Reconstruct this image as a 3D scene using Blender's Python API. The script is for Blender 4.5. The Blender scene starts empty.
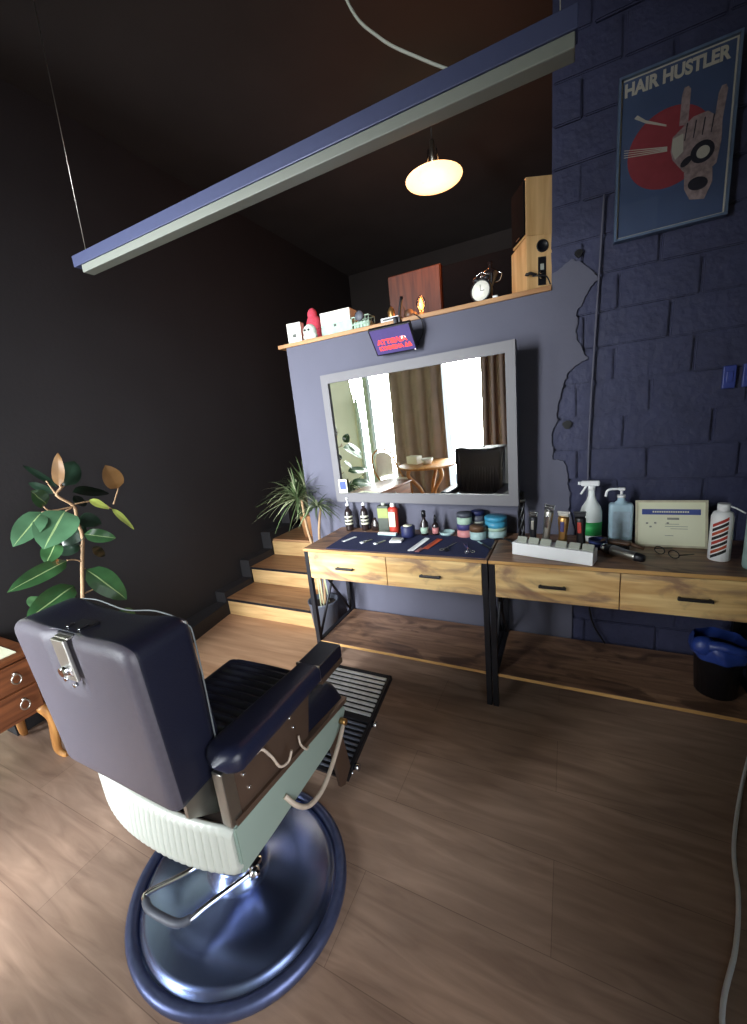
import bpy, bmesh, math, random
from mathutils import Vector, Matrix, noise
random.seed(7)
PI = math.pi
sc = bpy.context.scene
col = sc.collection

# ------------------------------------------------------------------ camera, world, lights
cd = bpy.data.cameras.new('camera'); cam = bpy.data.objects.new('camera', cd); col.objects.link(cam)
cd.sensor_fit = 'HORIZONTAL'; cd.sensor_width = 36.0; cd.lens = 391.221 / 747 * 36.0; cd.clip_start = 0.02
_rt = Vector((0.89619069, 0.43243062, -0.09922704)); _up = Vector((-0.01144124, 0.24610198, 0.96917641)); _fw = Vector((-0.44352152, 0.8674316, -0.22550185))
_m = Matrix((_rt, _up, -_fw)).transposed().to_4x4(); _m.translation = Vector((1.5955, -2.1518, 1.433))
cam.matrix_world = _m
sc.camera = cam
w = bpy.data.worlds.new('world'); sc.world = w; w.use_nodes = True
w.node_tree.nodes['Background'].inputs[0].default_value = (0.75, 0.85, 1.0, 1)
w.node_tree.nodes['Background'].inputs[1].default_value = 1.2
vs = sc.view_settings
vs.view_transform = 'Standard'; vs.look = 'None'; vs.gamma = 1.0; vs.use_curve_mapping = False
vs.exposure = 0.4
sc.cycles.max_bounces = 8; sc.cycles.diffuse_bounces = 5; sc.cycles.transparent_max_bounces = 12
sc.cycles.caustics_reflective = False; sc.cycles.caustics_refractive = False; sc.cycles.sample_clamp_indirect = 6


def area(name, loc, tgt, sx, sy, power, color, spread=180):
    l = bpy.data.lights.new(name, 'AREA'); l.shape = 'RECTANGLE'; l.size = sx; l.size_y = sy
    l.energy = power; l.color = color; l.spread = math.radians(spread)
    o = bpy.data.objects.new(name, l); col.objects.link(o); o.location = loc
    o.rotation_euler = (Vector(tgt) - Vector(loc)).to_track_quat('-Z', 'Y').to_euler()
    return o


area('window_daylight', (-1.70, -3.36, 1.35), (-0.75, 0, 0.9), 0.85, 2.3, 48, (0.93, 0.97, 1.0), 72)
area('window_daylight', (-0.15, -3.36, 1.35), (0.25, 0, 0.75), 0.75, 2.3, 72, (0.93, 0.97, 1.0), 78)
area('doorway_daylight', (2.50, -2.55, 1.25), (0, -2.3, 0.8), 1.1, 2.1, 16, (0.97, 0.98, 1.0), 110)


# ------------------------------------------------------------------ materials
def s2l(c):
    return tuple((x / 12.92 if x <= 0.04045 else ((x + 0.055) / 1.055) ** 2.4) for x in c)


MATS = {}


def mat(name, rgb, rough=0.6, metal=0.0, nscale=30, namt=0.12, bump=0.0, bscale=None, spec=0.5, coat=0.0, emit=None, estr=0, trans=0.0, alpha=1.0, rgb2=None):
    """rgb in sRGB 0-255, mottled by procedural noise"""
    if name in MATS: return MATS[name]
    m = bpy.data.materials.new(name); m.use_nodes = True; nt = m.node_tree; N = nt.nodes; L = nt.links
    b = N['Principled BSDF']
    c = s2l([x / 255 for x in rgb]); d = s2l([x / 255 for x in rgb2]) if rgb2 else tuple(x * (1 - namt * 2) for x in c)
    tc = N.new('ShaderNodeTexCoord'); no = N.new('ShaderNodeTexNoise'); no.inputs['Scale'].default_value = nscale; no.inputs['Detail'].default_value = 4
    L.new(tc.outputs['Object'], no.inputs['Vector'])
    cr = N.new('ShaderNodeValToRGB'); cr.color_ramp.elements[0].position = 0.3; cr.color_ramp.elements[1].position = 0.7
    cr.color_ramp.elements[0].color = (*d, 1); cr.color_ramp.elements[1].color = (*c, 1)
    L.new(no.outputs['Fac'], cr.inputs['Fac']); L.new(cr.outputs['Color'], b.inputs['Base Color'])
    b.inputs['Roughness'].default_value = rough; b.inputs['Metallic'].default_value = metal
    b.inputs['Specular IOR Level'].default_value = spec; b.inputs['Coat Weight'].default_value = coat
    b.inputs['Transmission Weight'].default_value = trans; b.inputs['Alpha'].default_value = alpha
    if emit:
        b.inputs['Emission Color'].default_value = (*s2l([x / 255 for x in emit]), 1); b.inputs['Emission Strength'].default_value = estr
    if bump:
        n2 = N.new('ShaderNodeTexNoise'); n2.inputs['Scale'].default_value = bscale or nscale * 4; n2.inputs['Detail'].default_value = 5
        L.new(tc.outputs['Object'], n2.inputs['Vector'])
        bp = N.new('ShaderNodeBump'); bp.inputs['Strength'].default_value = bump; bp.inputs['Distance'].default_value = 0.01
        L.new(n2.outputs['Fac'], bp.inputs['Height']); L.new(bp.outputs['Normal'], b.inputs['Normal'])
    MATS[name] = m
    return m


def wood(name, light, dark, stain=None, axis=0, scale=1.0, rough=0.5, blot=0.5):
    m = bpy.data.materials.new(name); m.use_nodes = True; nt = m.node_tree; N = nt.nodes; L = nt.links
    b = N['Principled BSDF']; tc = N.new('ShaderNodeTexCoord'); mp = N.new('ShaderNodeMapping')
    sc_ = [14 * scale] * 3; sc_[axis] = 1.3 * scale; mp.inputs['Scale'].default_value = sc_
    L.new(tc.outputs['Object'], mp.inputs['Vector'])
    no = N.new('ShaderNodeTexNoise'); no.inputs['Scale'].default_value = 2.2; no.inputs['Detail'].default_value = 8; no.inputs['Distortion'].default_value = 0.6
    L.new(mp.outputs['Vector'], no.inputs['Vector'])
    cr = N.new('ShaderNodeValToRGB'); cr.color_ramp.elements[0].position = 0.35; cr.color_ramp.elements[1].position = 0.68
    cr.color_ramp.elements[0].color = (*s2l([x / 255 for x in dark]), 1); cr.color_ramp.elements[1].color = (*s2l([x / 255 for x in light]), 1)
    L.new(no.outputs['Fac'], cr.inputs['Fac']); out = cr.outputs['Color']
    if stain:
        n2 = N.new('ShaderNodeTexNoise'); n2.inputs['Scale'].default_value = 5.5; n2.inputs['Detail'].default_value = 5; n2.inputs['Distortion'].default_value = 1.0
        mp2 = N.new('ShaderNodeMapping'); s2 = [1.6] * 3; s2[axis] = 0.8; mp2.inputs['Scale'].default_value = s2
        L.new(tc.outputs['Object'], mp2.inputs['Vector']); L.new(mp2.outputs['Vector'], n2.inputs['Vector'])
        c2 = N.new('ShaderNodeValToRGB'); c2.color_ramp.elements[0].position = blot; c2.color_ramp.elements[1].position = blot + 0.14
        c2.color_ramp.elements[0].color = (0, 0, 0, 1); c2.color_ramp.elements[1].color = (1, 1, 1, 1)
        L.new(n2.outputs['Fac'], c2.inputs['Fac'])
        mx = N.new('ShaderNodeMixRGB'); mx.inputs['Color2'].default_value = (*s2l([x / 255 for x in stain]), 1)
        ml = N.new('ShaderNodeMath'); ml.operation = 'MULTIPLY'; ml.inputs[1].default_value = 0.75
        L.new(c2.outputs['Color'], ml.inputs[0]); L.new(ml.outputs[0], mx.inputs['Fac']); L.new(out, mx.inputs['Color1']); out = mx.outputs['Color']
    L.new(out, b.inputs['Base Color']); b.inputs['Roughness'].default_value = rough
    bp = N.new('ShaderNodeBump'); bp.inputs['Strength'].default_value = 0.15; bp.inputs['Distance'].default_value = 0.004
    L.new(no.outputs['Fac'], bp.inputs['Height']); L.new(bp.outputs['Normal'], b.inputs['Normal'])
    MATS[name] = m
    return m


def floor_mat():
    m = bpy.data.materials.new('laminate_floor'); m.use_nodes = True; nt = m.node_tree; N = nt.nodes; L = nt.links
    b = N['Principled BSDF']; tc = N.new('ShaderNodeTexCoord')
    br = N.new('ShaderNodeTexBrick'); br.offset = 0.37; br.inputs['Scale'].default_value = 1.0
    br.inputs['Brick Width'].default_value = 1.5; br.inputs['Row Height'].default_value = 0.255
    br.inputs['Mortar Size'].default_value = 0.0012; br.inputs['Mortar Smooth'].default_value = 0.3; br.inputs['Bias'].default_value = 0.0
    br.inputs['Color1'].default_value = (0.93, 0.92, 0.91, 1); br.inputs['Color2'].default_value = (1.06, 1.05, 1.04, 1); br.inputs['Mortar'].default_value = (0.62, 0.6, 0.58, 1)
    mpb = N.new('ShaderNodeMapping'); mpb.inputs['Location'].default_value = (-0.07, 0.06, 0)
    L.new(tc.outputs['Object'], mpb.inputs['Vector']); L.new(mpb.outputs['Vector'], br.inputs['Vector'])
    mp = N.new('ShaderNodeMapping'); mp.inputs['Scale'].default_value = (1.5, 11, 1)
    L.new(tc.outputs['Object'], mp.inputs['Vector'])
    no = N.new('ShaderNodeTexNoise'); no.inputs['Scale'].default_value = 2.0; no.inputs['Detail'].default_value = 8; no.inputs['Distortion'].default_value = 0.9
    L.new(mp.outputs['Vector'], no.inputs['Vector'])
    cr = N.new('ShaderNodeValToRGB'); cr.color_ramp.elements[0].position = 0.25; cr.color_ramp.elements[1].position = 0.75
    cr.color_ramp.elements[0].color = (*s2l((140 / 255, 116 / 255, 102 / 255)), 1); cr.color_ramp.elements[1].color = (*s2l((188 / 255, 161 / 255, 143 / 255)), 1)
    L.new(no.outputs['Fac'], cr.inputs['Fac'])
    mx = N.new('ShaderNodeMixRGB'); mx.blend_type = 'MULTIPLY'; mx.inputs['Fac'].default_value = 1
    L.new(cr.outputs['Color'], mx.inputs['Color1']); L.new(br.outputs['Color'], mx.inputs['Color2'])
    n3 = N.new('ShaderNodeTexNoise'); n3.inputs['Scale'].default_value = 1.6; n3.inputs['Detail'].default_value = 3
    L.new(tc.outputs['Object'], n3.inputs['Vector'])
    c3 = N.new('ShaderNodeValToRGB'); c3.color_ramp.elements[0].position = 0.35; c3.color_ramp.elements[1].position = 0.7
    c3.color_ramp.elements[0].color = (0.85, 0.84, 0.83, 1); c3.color_ramp.elements[1].color = (1.12, 1.06, 1.0, 1)
    L.new(n3.outputs['Fac'], c3.inputs['Fac'])
    mx2 = N.new('ShaderNodeMixRGB'); mx2.blend_type = 'MULTIPLY'; mx2.inputs['Fac'].default_value = 1
    L.new(mx.outputs['Color'], mx2.inputs['Color1']); L.new(c3.outputs['Color'], mx2.inputs['Color2'])
    L.new(mx2.outputs['Color'], b.inputs['Base Color']); b.inputs['Roughness'].default_value = 0.5
    MATS['laminate_floor'] = m
    return m


def glass_mat(name, tint=(1, 1, 1), refl=0.12, rough=0.02):
    m = bpy.data.materials.new(name); m.use_nodes = True; nt = m.node_tree; N = nt.nodes; L = nt.links
    for n in list(N):
        if n.type != 'OUTPUT_MATERIAL': N.remove(n)
    out = [n for n in N if n.type == 'OUTPUT_MATERIAL'][0]
    tr = N.new('ShaderNodeBsdfTransparent'); tr.inputs[0].default_value = (*tint, 1)
    gl = N.new('ShaderNodeBsdfGlossy'); gl.inputs['Roughness'].default_value = rough
    fr = N.new('ShaderNodeLayerWeight'); fr.inputs['Blend'].default_value = refl
    mx = N.new('ShaderNodeMixShader')
    L.new(fr.outputs['Fresnel'], mx.inputs[0]); L.new(tr.outputs[0], mx.inputs[1]); L.new(gl.outputs[0], mx.inputs[2]); L.new(mx.outputs[0], out.inputs[0])
    MATS[name] = m
    return m


mat('partition_paint', (90, 90, 106), 0.75, nscale=3, namt=0.05, bump=0.08, bscale=60)
mat('dark_wall_paint', (40, 38, 41), 0.8, nscale=3, namt=0.08, bump=0.08, bscale=50)
mat('brick_paint', (55, 58, 88), 0.6, nscale=9, namt=0.12, bump=0.5, bscale=35)
mat('black_ceiling_paint', (50, 45, 44), 0.85, nscale=3)
mat('brown_wall_paint', (34, 28, 26), 0.85, nscale=3)
mat('pale_wall_paint', (206, 208, 180), 0.8, nscale=3, namt=0.03)
floor_mat()
wood('oak_step', (178, 136, 98), (142, 102, 70), axis=0, scale=1.0, rough=0.45)
wood('oak_riser', (212, 176, 124), (186, 148, 98), axis=0, rough=0.5)
wood('rustic_front', (244, 212, 150), (204, 160, 104), (128, 94, 84), axis=0, rough=0.5, blot=0.49)
wood('rustic_top', (172, 134, 106), (124, 92, 72), (78, 56, 46), axis=0, rough=0.42, blot=0.5)
wood('rustic_edge', (214, 168, 104), (170, 124, 74), axis=0, rough=0.5)
wood('shelf_oak', (190, 142, 92), (150, 104, 60), axis=0)
wood('cherry_wood', (136, 82, 50), (96, 54, 32), axis=1, rough=0.35)
wood('turned_wood', (196, 142, 80), (150, 98, 50), axis=2, rough=0.4)
wood('speaker_veneer', (222, 182, 128), (196, 152, 98), axis=2, rough=0.5)
wood('red_brown_panel', (104, 56, 34), (76, 38, 22), axis=2, rough=0.5)
mat('black_metal', (34, 34, 40), 0.4, 0.3, nscale=20)
mat('bright_ribs', (214, 216, 216), 0.35, 0.5)
mat('piping_grey', (110, 116, 118), 0.5)
mat('pale_frame', (206, 200, 172), 0.55)
wood('warm_floor_wood', (196, 156, 124), (166, 126, 96), axis=0, scale=.6, rough=0.5)
mat('satin_rim', (96, 106, 146), 0.38, 0.7)
mat('chrome', (225, 228, 235), 0.12, 1.0, namt=0.02)
mat('blue_chrome', (140, 158, 208), 0.27, 1.0, nscale=6, namt=0.06)
mat('brushed_metal', (190, 188, 180), 0.35, 1.0, namt=0.05)
mat('rear_leather', (76, 72, 82), 0.45, nscale=90, namt=0.05, bump=0.12, bscale=300)
mat('black_leather', (22, 24, 40), 0.38, nscale=90, namt=0.05, bump=0.1, bscale=250)
mat('arm_leather', (26, 30, 52), 0.35, nscale=90, namt=0.05, bump=0.1, bscale=250)
mat('mint_enamel', (186, 190, 182), 0.4, nscale=4, namt=0.03, coat=0.3)
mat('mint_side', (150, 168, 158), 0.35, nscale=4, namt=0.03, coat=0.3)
mat('brown_metal', (128, 106, 92), 0.35, 0.7, nscale=8, namt=0.1)
mat('cream_enamel', (214, 196, 178), 0.35)
mat('white_plastic', (250, 251, 253), 0.45, namt=0.01)
mat('grey_plastic', (172, 176, 164), 0.5, namt=0.04)
mat('black_plastic', (22, 22, 26), 0.35)
mat('navy_cloth', (34, 40, 82), 0.85, nscale=60, bump=0.2, bscale=400)
mat('navy_plastic', (40, 46, 92), 0.5)
mat('grille_cloth', (20, 20, 22), 1.0, spec=0.05)
mat('leaf_green', (56, 94, 56), 0.28, nscale=14, namt=0.2, coat=0.2)
mat('leaf_dark', (30, 48, 36), 0.3, nscale=14, namt=0.2, coat=0.2)
mat('leaf_mid', (74, 110, 80), 0.3, nscale=14, namt=0.12, coat=0.2)
mat('leaf_rust', (122, 88, 48), 0.45, nscale=14, namt=0.15)
mat('leaf_lime', (170, 184, 90), 0.4, nscale=14, namt=0.15)
mat('leaf_rib', (150, 176, 120), 0.45)
mat('stem_brown', (170, 138, 104), 0.7, nscale=40, bump=0.3)
mat('blade_green', (92, 112, 72), 0.4, nscale=12, namt=0.25)
mat('blade_pale', (170, 178, 140), 0.4, nscale=12, namt=0.2)
mat('soil', (52, 40, 32), 0.95, nscale=60, bump=0.8)
mat('terracotta', (196, 140, 92), 0.7, nscale=20)
mat('grey_pot', (84, 88, 100), 0.5, nscale=8)
mat('mirror_frame_paint', (110, 108, 112), 0.55, nscale=5, namt=0.04)
mat('curtain_brown', (146, 128, 118), 0.9, nscale=6, namt=0.08, bump=0.1, bscale=200)
mat('window_frame_paint', (190, 206, 196), 0.5)
mat('poster_blue', (84, 98, 128), 0.6, nscale=3, namt=0.15)
mat('poster_red', (168, 62, 66), 0.6, nscale=30, namt=0.08)
mat('poster_cream', (214, 200, 176), 0.6, nscale=20, namt=0.05)
mat('poster_pink', (190, 160, 150), 0.6, nscale=60, namt=0.25)
mat('poster_dark', (44, 38, 46), 0.6)
mat('frame_steel', (110, 130, 160), 0.35, 0.4)
mat('paper', (234, 234, 206), 0.7, nscale=10, namt=0.02)
mat('label_blue', (70, 88, 160), 0.6)
mat('paper_lightblue', (190, 214, 232), 0.6)
mat('ink_grey', (150, 152, 140), 0.7)
mat('green_label', (64, 196, 104), 0.5)
mat('red_plastic', (196, 60, 46), 0.45)
mat('orange_plastic', (200, 84, 50), 0.45)
mat('dark_green', (58, 66, 54), 0.45)
mat('green_yellow', (150, 160, 84), 0.5)
mat('teal_lid', (70, 160, 196), 0.4)
mat('pale_aqua', (176, 206, 206), 0.4)
mat('purple_label', (70, 66, 120), 0.45)
mat('pink_tin', (214, 140, 140), 0.45)
mat('gold', (206, 160, 100), 0.3, 0.9)
mat('brown_lid', (104, 76, 56), 0.45)
mat('amber_dark', (44, 34, 34), 0.2, coat=0.5)
mat('pink_plush', (224, 76, 96), 0.95, nscale=60, bump=0.6)
mat('white_plush', (216, 226, 214), 0.95, nscale=60, bump=0.5)
mat('pale_green_card', (178, 206, 186), 0.6)
mat('white_card', (238, 236, 226), 0.6, namt=0.02)
mat('clock_face', (236, 236, 224), 0.5, emit=(230, 228, 215), estr=0.25)
mat('blue_bag', (46, 70, 150), 0.35, nscale=12, bump=0.7, bscale=18)
mat('screen_purple', (70, 62, 110), 0.3, emit=(92, 80, 132), estr=0.55)
mat('screen_red', (220, 60, 60), 0.4, emit=(255, 74, 62), estr=1.3)
mat('screen_white', (250, 250, 250), 0.4, emit=(255, 240, 235), estr=1.0)
mat('lamp_glow', (255, 230, 205), 0.4, emit=(255, 192, 130), estr=2.0)
mat('filament_glow', (255, 200, 120), 0.4, emit=(255, 150, 50), estr=14)
mat('blue_switch', (60, 74, 150), 0.4)
mat('brown_leather', (160, 112, 84), 0.5)
mat('white_ceramic', (236, 236, 230), 0.3)
mat('diffuser_acrylic', (122, 126, 118), 0.5, namt=0.02)
mat('lamp_aluminium', (74, 80, 112), 0.4, 0.2, namt=0.03)
mat('bottle_translucent', (246, 252, 250), 0.35, namt=0.02)
mat('bottle_blue', (186, 216, 232), 0.3, namt=0.03)
glass_mat('clear_glass', (0.96, 0.97, 0.96), 0.2)
glass_mat('window_glass', (0.97, 0.98, 0.98), 0.1)
glass_mat('poster_glass', (0.93, 0.95, 0.98), 0.25, 0.02)
_mg = bpy.data.materials.new('mirror_glass'); _mg.use_nodes = True
_b = _mg.node_tree.nodes['Principled BSDF']; _b.inputs['Base Color'].default_value = (0.86, 0.87, 0.82, 1); _b.inputs['Metallic'].default_value = 1; _b.inputs['Roughness'].default_value = 0.0
MATS['mirror_glass'] = _mg


# ------------------------------------------------------------------ mesh builder
class B:
    def __init__(s): s.bm = bmesh.new(); s.mi = 0

    def _merge(s, t, M=None, smooth=False):
        if M is not None: bmesh.ops.transform(t, matrix=M, verts=t.verts)
        vm = [s.bm.verts.new(v.co) for v in t.verts]
        t.verts.index_update()
        for f in t.faces:
            try:
                nf = s.bm.faces.new([vm[v.index] for v in f.verts]); nf.smooth = smooth or f.smooth; nf.material_index = s.mi
            except ValueError: pass
        t.free(); return s

    def box(s, x0, x1, y0, y1, z0, z1, bev=0.0, M=None, seg=2):
        t = bmesh.new(); bmesh.ops.create_cube(t, size=1)
        bmesh.ops.scale(t, vec=(x1 - x0, y1 - y0, z1 - z0), verts=t.verts)
        bmesh.ops.translate(t, vec=((x0 + x1) / 2, (y0 + y1) / 2, (z0 + z1) / 2), verts=t.verts)
        if bev:
            bmesh.ops.bevel(t, geom=t.edges[:], offset=bev, segments=seg, affect='EDGES', profile=0.5)
            for f in t.faces: f.smooth = seg > 2
        return s._merge(t, M)

    def cyl(s, p0, p1, r0, r1=None, seg=20, caps=True):
        p0 = Vector(p0); p1 = Vector(p1); d = p1 - p0; t = bmesh.new()
        bmesh.ops.create_cone(t, cap_ends=caps, segments=seg, radius1=r0, radius2=r0 if r1 is None else r1, depth=d.length)
        for f in t.faces: f.smooth = len(f.verts) == 4
        M = Matrix.Translation((p0 + p1) / 2) @ d.to_track_quat('Z', 'Y').to_matrix().to_4x4()
        return s._merge(t, M)

    def sphere(s, c, r, sc=(1, 1, 1), seg=16, M=None):
        t = bmesh.new(); bmesh.ops.create_uvsphere(t, u_segments=seg, v_segments=max(6, seg // 2), radius=r)
        for f in t.faces: f.smooth = True
        bmesh.ops.scale(t, vec=sc, verts=t.verts)
        if M is not None: bmesh.ops.transform(t, matrix=M, verts=t.verts)
        bmesh.ops.translate(t, vec=c, verts=t.verts)
        return s._merge(t)

    def tube(s, pts, r, seg=8, closed=False, sub=0):
        P = [Vector(p) for p in pts]
        if sub:
            Q = []; n = len(P)
            rng = range(n if closed else n - 1)
            for i in rng:
                a = P[(i - 1) % n] if (closed or i > 0) else P[i]; b = P[i]; c = P[(i + 1) % n]; d = P[(i + 2) % n] if (closed or i + 2 < n) else c
                for k in range(sub):
                    t = k / sub
                    Q.append(0.5 * ((2 * b) + (c - a) * t + (2 * a - 5 * b + 4 * c - d) * t * t + (3 * b - a - 3 * c + d) * t ** 3))
            if not closed: Q.append(P[-1])
            P = Q
        n = len(P); R = r if isinstance(r, (list, tuple)) else [r] * n
        if len(R) != n: R = [R[0] + (R[-1] - R[0]) * i / (n - 1) for i in range(n)]
        rings = []; prev = None
        for i in range(n):
            a = P[i - 1] if (i > 0 or closed) else P[i]; b = P[(i + 1) % n] if (i < n - 1 or closed) else P[i]
            t = (b - a).normalized()
            if prev is None:
                u = t.cross(Vector((0, 0, 1)));
                if u.length < 0.1: u = t.cross(Vector((1, 0, 0)))
            else: u = prev - t * prev.dot(t)
            u.normalize(); prev = u; v = t.cross(u)
            rings.append([s.bm.verts.new(P[i] + (u * math.cos(2 * PI * k / seg) + v * math.sin(2 * PI * k / seg)) * R[i]) for k in range(seg)])
        for i in range(n if closed else n - 1):
            A = rings[i]; C = rings[(i + 1) % n]
            for k in range(seg):
                f = s.bm.faces.new((A[k], A[(k + 1) % seg], C[(k + 1) % seg], C[k])); f.smooth = True; f.material_index = s.mi
        if not closed:
            for rg in (rings[0], rings[-1]):
                f = s.bm.faces.new(rg); f.material_index = s.mi
        return s

    def lathe(s, prof, c=(0, 0, 0), seg=28, sx=1, sy=1, M=None):
        t = bmesh.new(); rings = []
        for r, z in prof:
            if r <= 1e-6: rings.append([t.verts.new((0, 0, z))])
            else: rings.append([t.verts.new((r * sx * math.cos(2 * PI * k / seg), r * sy * math.sin(2 * PI * k / seg), z)) for k in range(seg)])
        for A, C in zip(rings, rings[1:]):
            for k in range(seg):
                k2 = (k + 1) % seg
                if len(A) == 1 and len(C) == 1: continue
                if len(A) == 1: f = t.faces.new((A[0], C[k2], C[k]))
                elif len(C) == 1: f = t.faces.new((A[k], A[k2], C[0]))
                else: f = t.faces.new((A[k], A[k2], C[k2], C[k]))
                f.smooth = True
        M2 = Matrix.Translation(c) @ (M if M is not None else Matrix.Identity(4))
        return s._merge(t, M2)

    def prism(s, poly, d0, d1, M=None):
        """poly in local xy, extruded along z from d0 to d1"""
        t = bmesh.new(); a = [t.verts.new((p[0], p[1], d0)) for p in poly]; b = [t.verts.new((p[0], p[1], d1)) for p in poly]
        t.faces.new(a[::-1]); t.faces.new(b); n = len(poly)
        for i in range(n): t.faces.new((a[i], a[(i + 1) % n], b[(i + 1) % n], b[i]))
        return s._merge(t, M)

    def wallprism(s, poly, y0, y1):
        """poly of (x, z), extruded along y"""
        return s.prism(poly, 0, 1, Matrix(((1, 0, 0, 0), (0, 0, y1 - y0, y0), (0, 1, 0, 0), (0, 0, 0, 1))))

    def grid(s, fn, nu, nv, smooth=True, closed_u=False):
        V = [[s.bm.verts.new(fn(i / (nu - (0 if closed_u else 1)), j / (nv - 1))) for j in range(nv)] for i in range(nu)]
        for i in range(nu if closed_u else nu - 1):
            for j in range(nv - 1):
                i2 = (i + 1) % nu
                f = s.bm.faces.new((V[i][j], V[i2][j], V[i2][j + 1], V[i][j + 1])); f.smooth = smooth; f.material_index = s.mi
        return s


WPOS = {}


def _p(o): return WPOS.get(o.name, Vector((0, 0, 0)))


def obj(name, b, mats, parent=None, world=False, solid=0, label=None, subsurf=0):
    me = bpy.data.meshes.new(name)
    if world and parent is not None:
        bmesh.ops.translate(b.bm, vec=-_p(parent), verts=b.bm.verts)
    bmesh.ops.recalc_face_normals(b.bm, faces=b.bm.faces)
    b.bm.to_mesh(me); b.bm.free()
    for m in (mats if isinstance(mats, (list, tuple)) else [mats]): me.materials.append(MATS[m])
    o = bpy.data.objects.new(name, me); col.objects.link(o)
    if solid:
        md = o.modifiers.new('s', 'SOLIDIFY'); md.thickness = solid; md.offset = 0
    if subsurf:
        md = o.modifiers.new('ss', 'SUBSURF'); md.levels = subsurf; md.render_levels = subsurf
    if parent is not None:
        o.parent = parent; WPOS[o.name] = _p(parent).copy()
    else: WPOS[o.name] = Vector((0, 0, 0))
    if label: o['label'] = label
    return o


def thing(name, label, cat, loc=(0, 0, 0), rot=(0, 0, 0), group=None):
    o = bpy.data.objects.new(name, None); col.objects.link(o); o.location = loc; o.rotation_euler = rot; o.empty_display_size = 0.05
    o['label'] = label; o['category'] = cat
    if group: o['group'] = group
    WPOS[o.name] = Vector(loc)
    return o


def tag(o, label, cat, group=None):
    o['label'] = label; o['category'] = cat
    if group: o['group'] = group
    return o


def struct(name, b, mats):
    o = obj(name, b, mats); o['kind'] = 'structure'; return o


def dup(root, loc, rotz, label, group=None):
    r = root.copy(); col.objects.link(r); r.location = loc; r.rotation_euler = (0, 0, rotz); r['label'] = label
    if group: r['group'] = group
    for ch in list(root.children):
        c = ch.copy(); col.objects.link(c); c.parent = r
        for g in ch.children:
            d = g.copy(); col.objects.link(d); d.parent = c
    return r


def text_mesh(b, s, size, M, bold=0.0, depth=0.0006, align='LEFT', sx=1.0):
    cu = bpy.data.curves.new('t', 'FONT'); cu.body = s; cu.size = size; cu.extrude = depth; cu.offset = bold; cu.align_x = align
    to = bpy.data.objects.new('t', cu); col.objects.link(to)
    me = bpy.data.meshes.new_from_object(to); bpy.data.objects.remove(to); bpy.data.curves.remove(cu)
    t = bmesh.new(); t.from_mesh(me); bpy.data.meshes.remove(me)
    bmesh.ops.scale(t, vec=(sx, 1, 1), verts=t.verts)
    return b._merge(t, M)


# ------------------------------------------------------------------ structure
H = 3.3
struct('floor', B().box(-2.4, 2.5, -3.5, 0.6, -0.1, 0), 'laminate_floor')
struct('floor_warm_panel', B().box(-0.893, 0.262, -1.02, -0.0615, 0.0, 0.004), 'warm_floor_wood')  # thin panel over the floor by the stairs, warmer in tone than the laminate
struct('floor_mezzanine', B().box(-1.0, 2.5, 0.58, 2.9, -0.1, 0.449), 'oak_step')
struct('ceiling', B().box(-2.5, 2.5, -3.5, 3.0, H, H + 0.1), 'black_ceiling_paint')
struct('wall_left', B().box(-1.12, -1.0, -1.46, 3.0, 0, H), 'dark_wall_paint')
struct('wall_left_return', B().box(-2.2, -1.12, -1.46, -1.36, 0, H), 'pale_wall_paint')
struct('wall_far_left', B().box(-2.2, -2.09, -3.5, -1.36, 0, H), 'pale_wall_paint')
struct('wall_right', B().box(2.36, 2.46, -1.95, 0.3, 0, H).box(2.36, 2.46, -3.5, -3.15, 0, H).box(2.36, 2.46, -3.15, -1.95, 2.35, H), 'dark_wall_paint')
dr = obj('door_frame', B().box(2.35, 2.44, -3.15, -3.09, 0, 2.35).box(2.35, 2.44, -2.01, -1.95, 0, 2.35).box(2.35, 2.44, -3.09, -2.01, 2.29, 2.35), 'window_frame_paint'); dr.name = 'door_1'; dr['kind'] = 'structure'
struct('wall_partition', B().box(0, 1.52, 0, 0.2, 0, 1.93), 'partition_paint')
struct('wall_mezzanine_back', B().box(-1.0, 2.5, 2.9, 3.0, 0, H), 'brown_wall_paint')
struct('wall_mezzanine_right', B().box(1.62, 1.72, 0.25, 2.9, 0, H), 'brown_wall_paint')
# brick pillar wall with broken plaster edge
edge = [(1.52, 2.000), (1.562, 2.015), (1.60, 2.04), (1.640, 2.015), (1.69, 1.965), (1.707, 1.94), (1.690, 1.925), (1.668, 1.896), (1.650, 1.86), (1.624, 1.822), (1.628, 1.78), (1.619, 1.736), (1.632, 1.69), (1.656, 1.642), (1.675, 1.614), (1.63, 1.592), (1.591, 1.562), (1.575, 1.52), (1.567, 1.485), (1.548, 1.419), (1.543, 1.38), (1.552, 1.35), (1.527, 1.30), (1.523, 1.253), (1.53, 1.20), (1.528, 1.158), (1.575, 1.150), (1.590, 1.11), (1.597, 1.074), (1.593, 1.03), (1.611, 0.985), (1.60, 0.90), (1.63, 0.80), (1.62, 0.0)]
ed2 = []
for (a, b_) in zip(edge, edge[1:]):
    for k in range(4):
        t = k / 4; x = a[0] + (b_[0] - a[0]) * t; z = a[1] + (b_[1] - a[1]) * t
        ed2.append((x + (random.uniform(-.004, .004) if k else 0), z + (random.uniform(-.004, .004) if k else 0)))
ed2.append(edge[-1])
struct('wall_plaster', B().wallprism([(1.5201, 0)] + [(1.5201, 2.0)] + ed2[1:], -0.002, 0.022), 'partition_paint')
b = B(); b.box(1.52, 2.36, 0.022, 0.2, 0, H)
rh = 0.150; z = 0.0; r = 0
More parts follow.
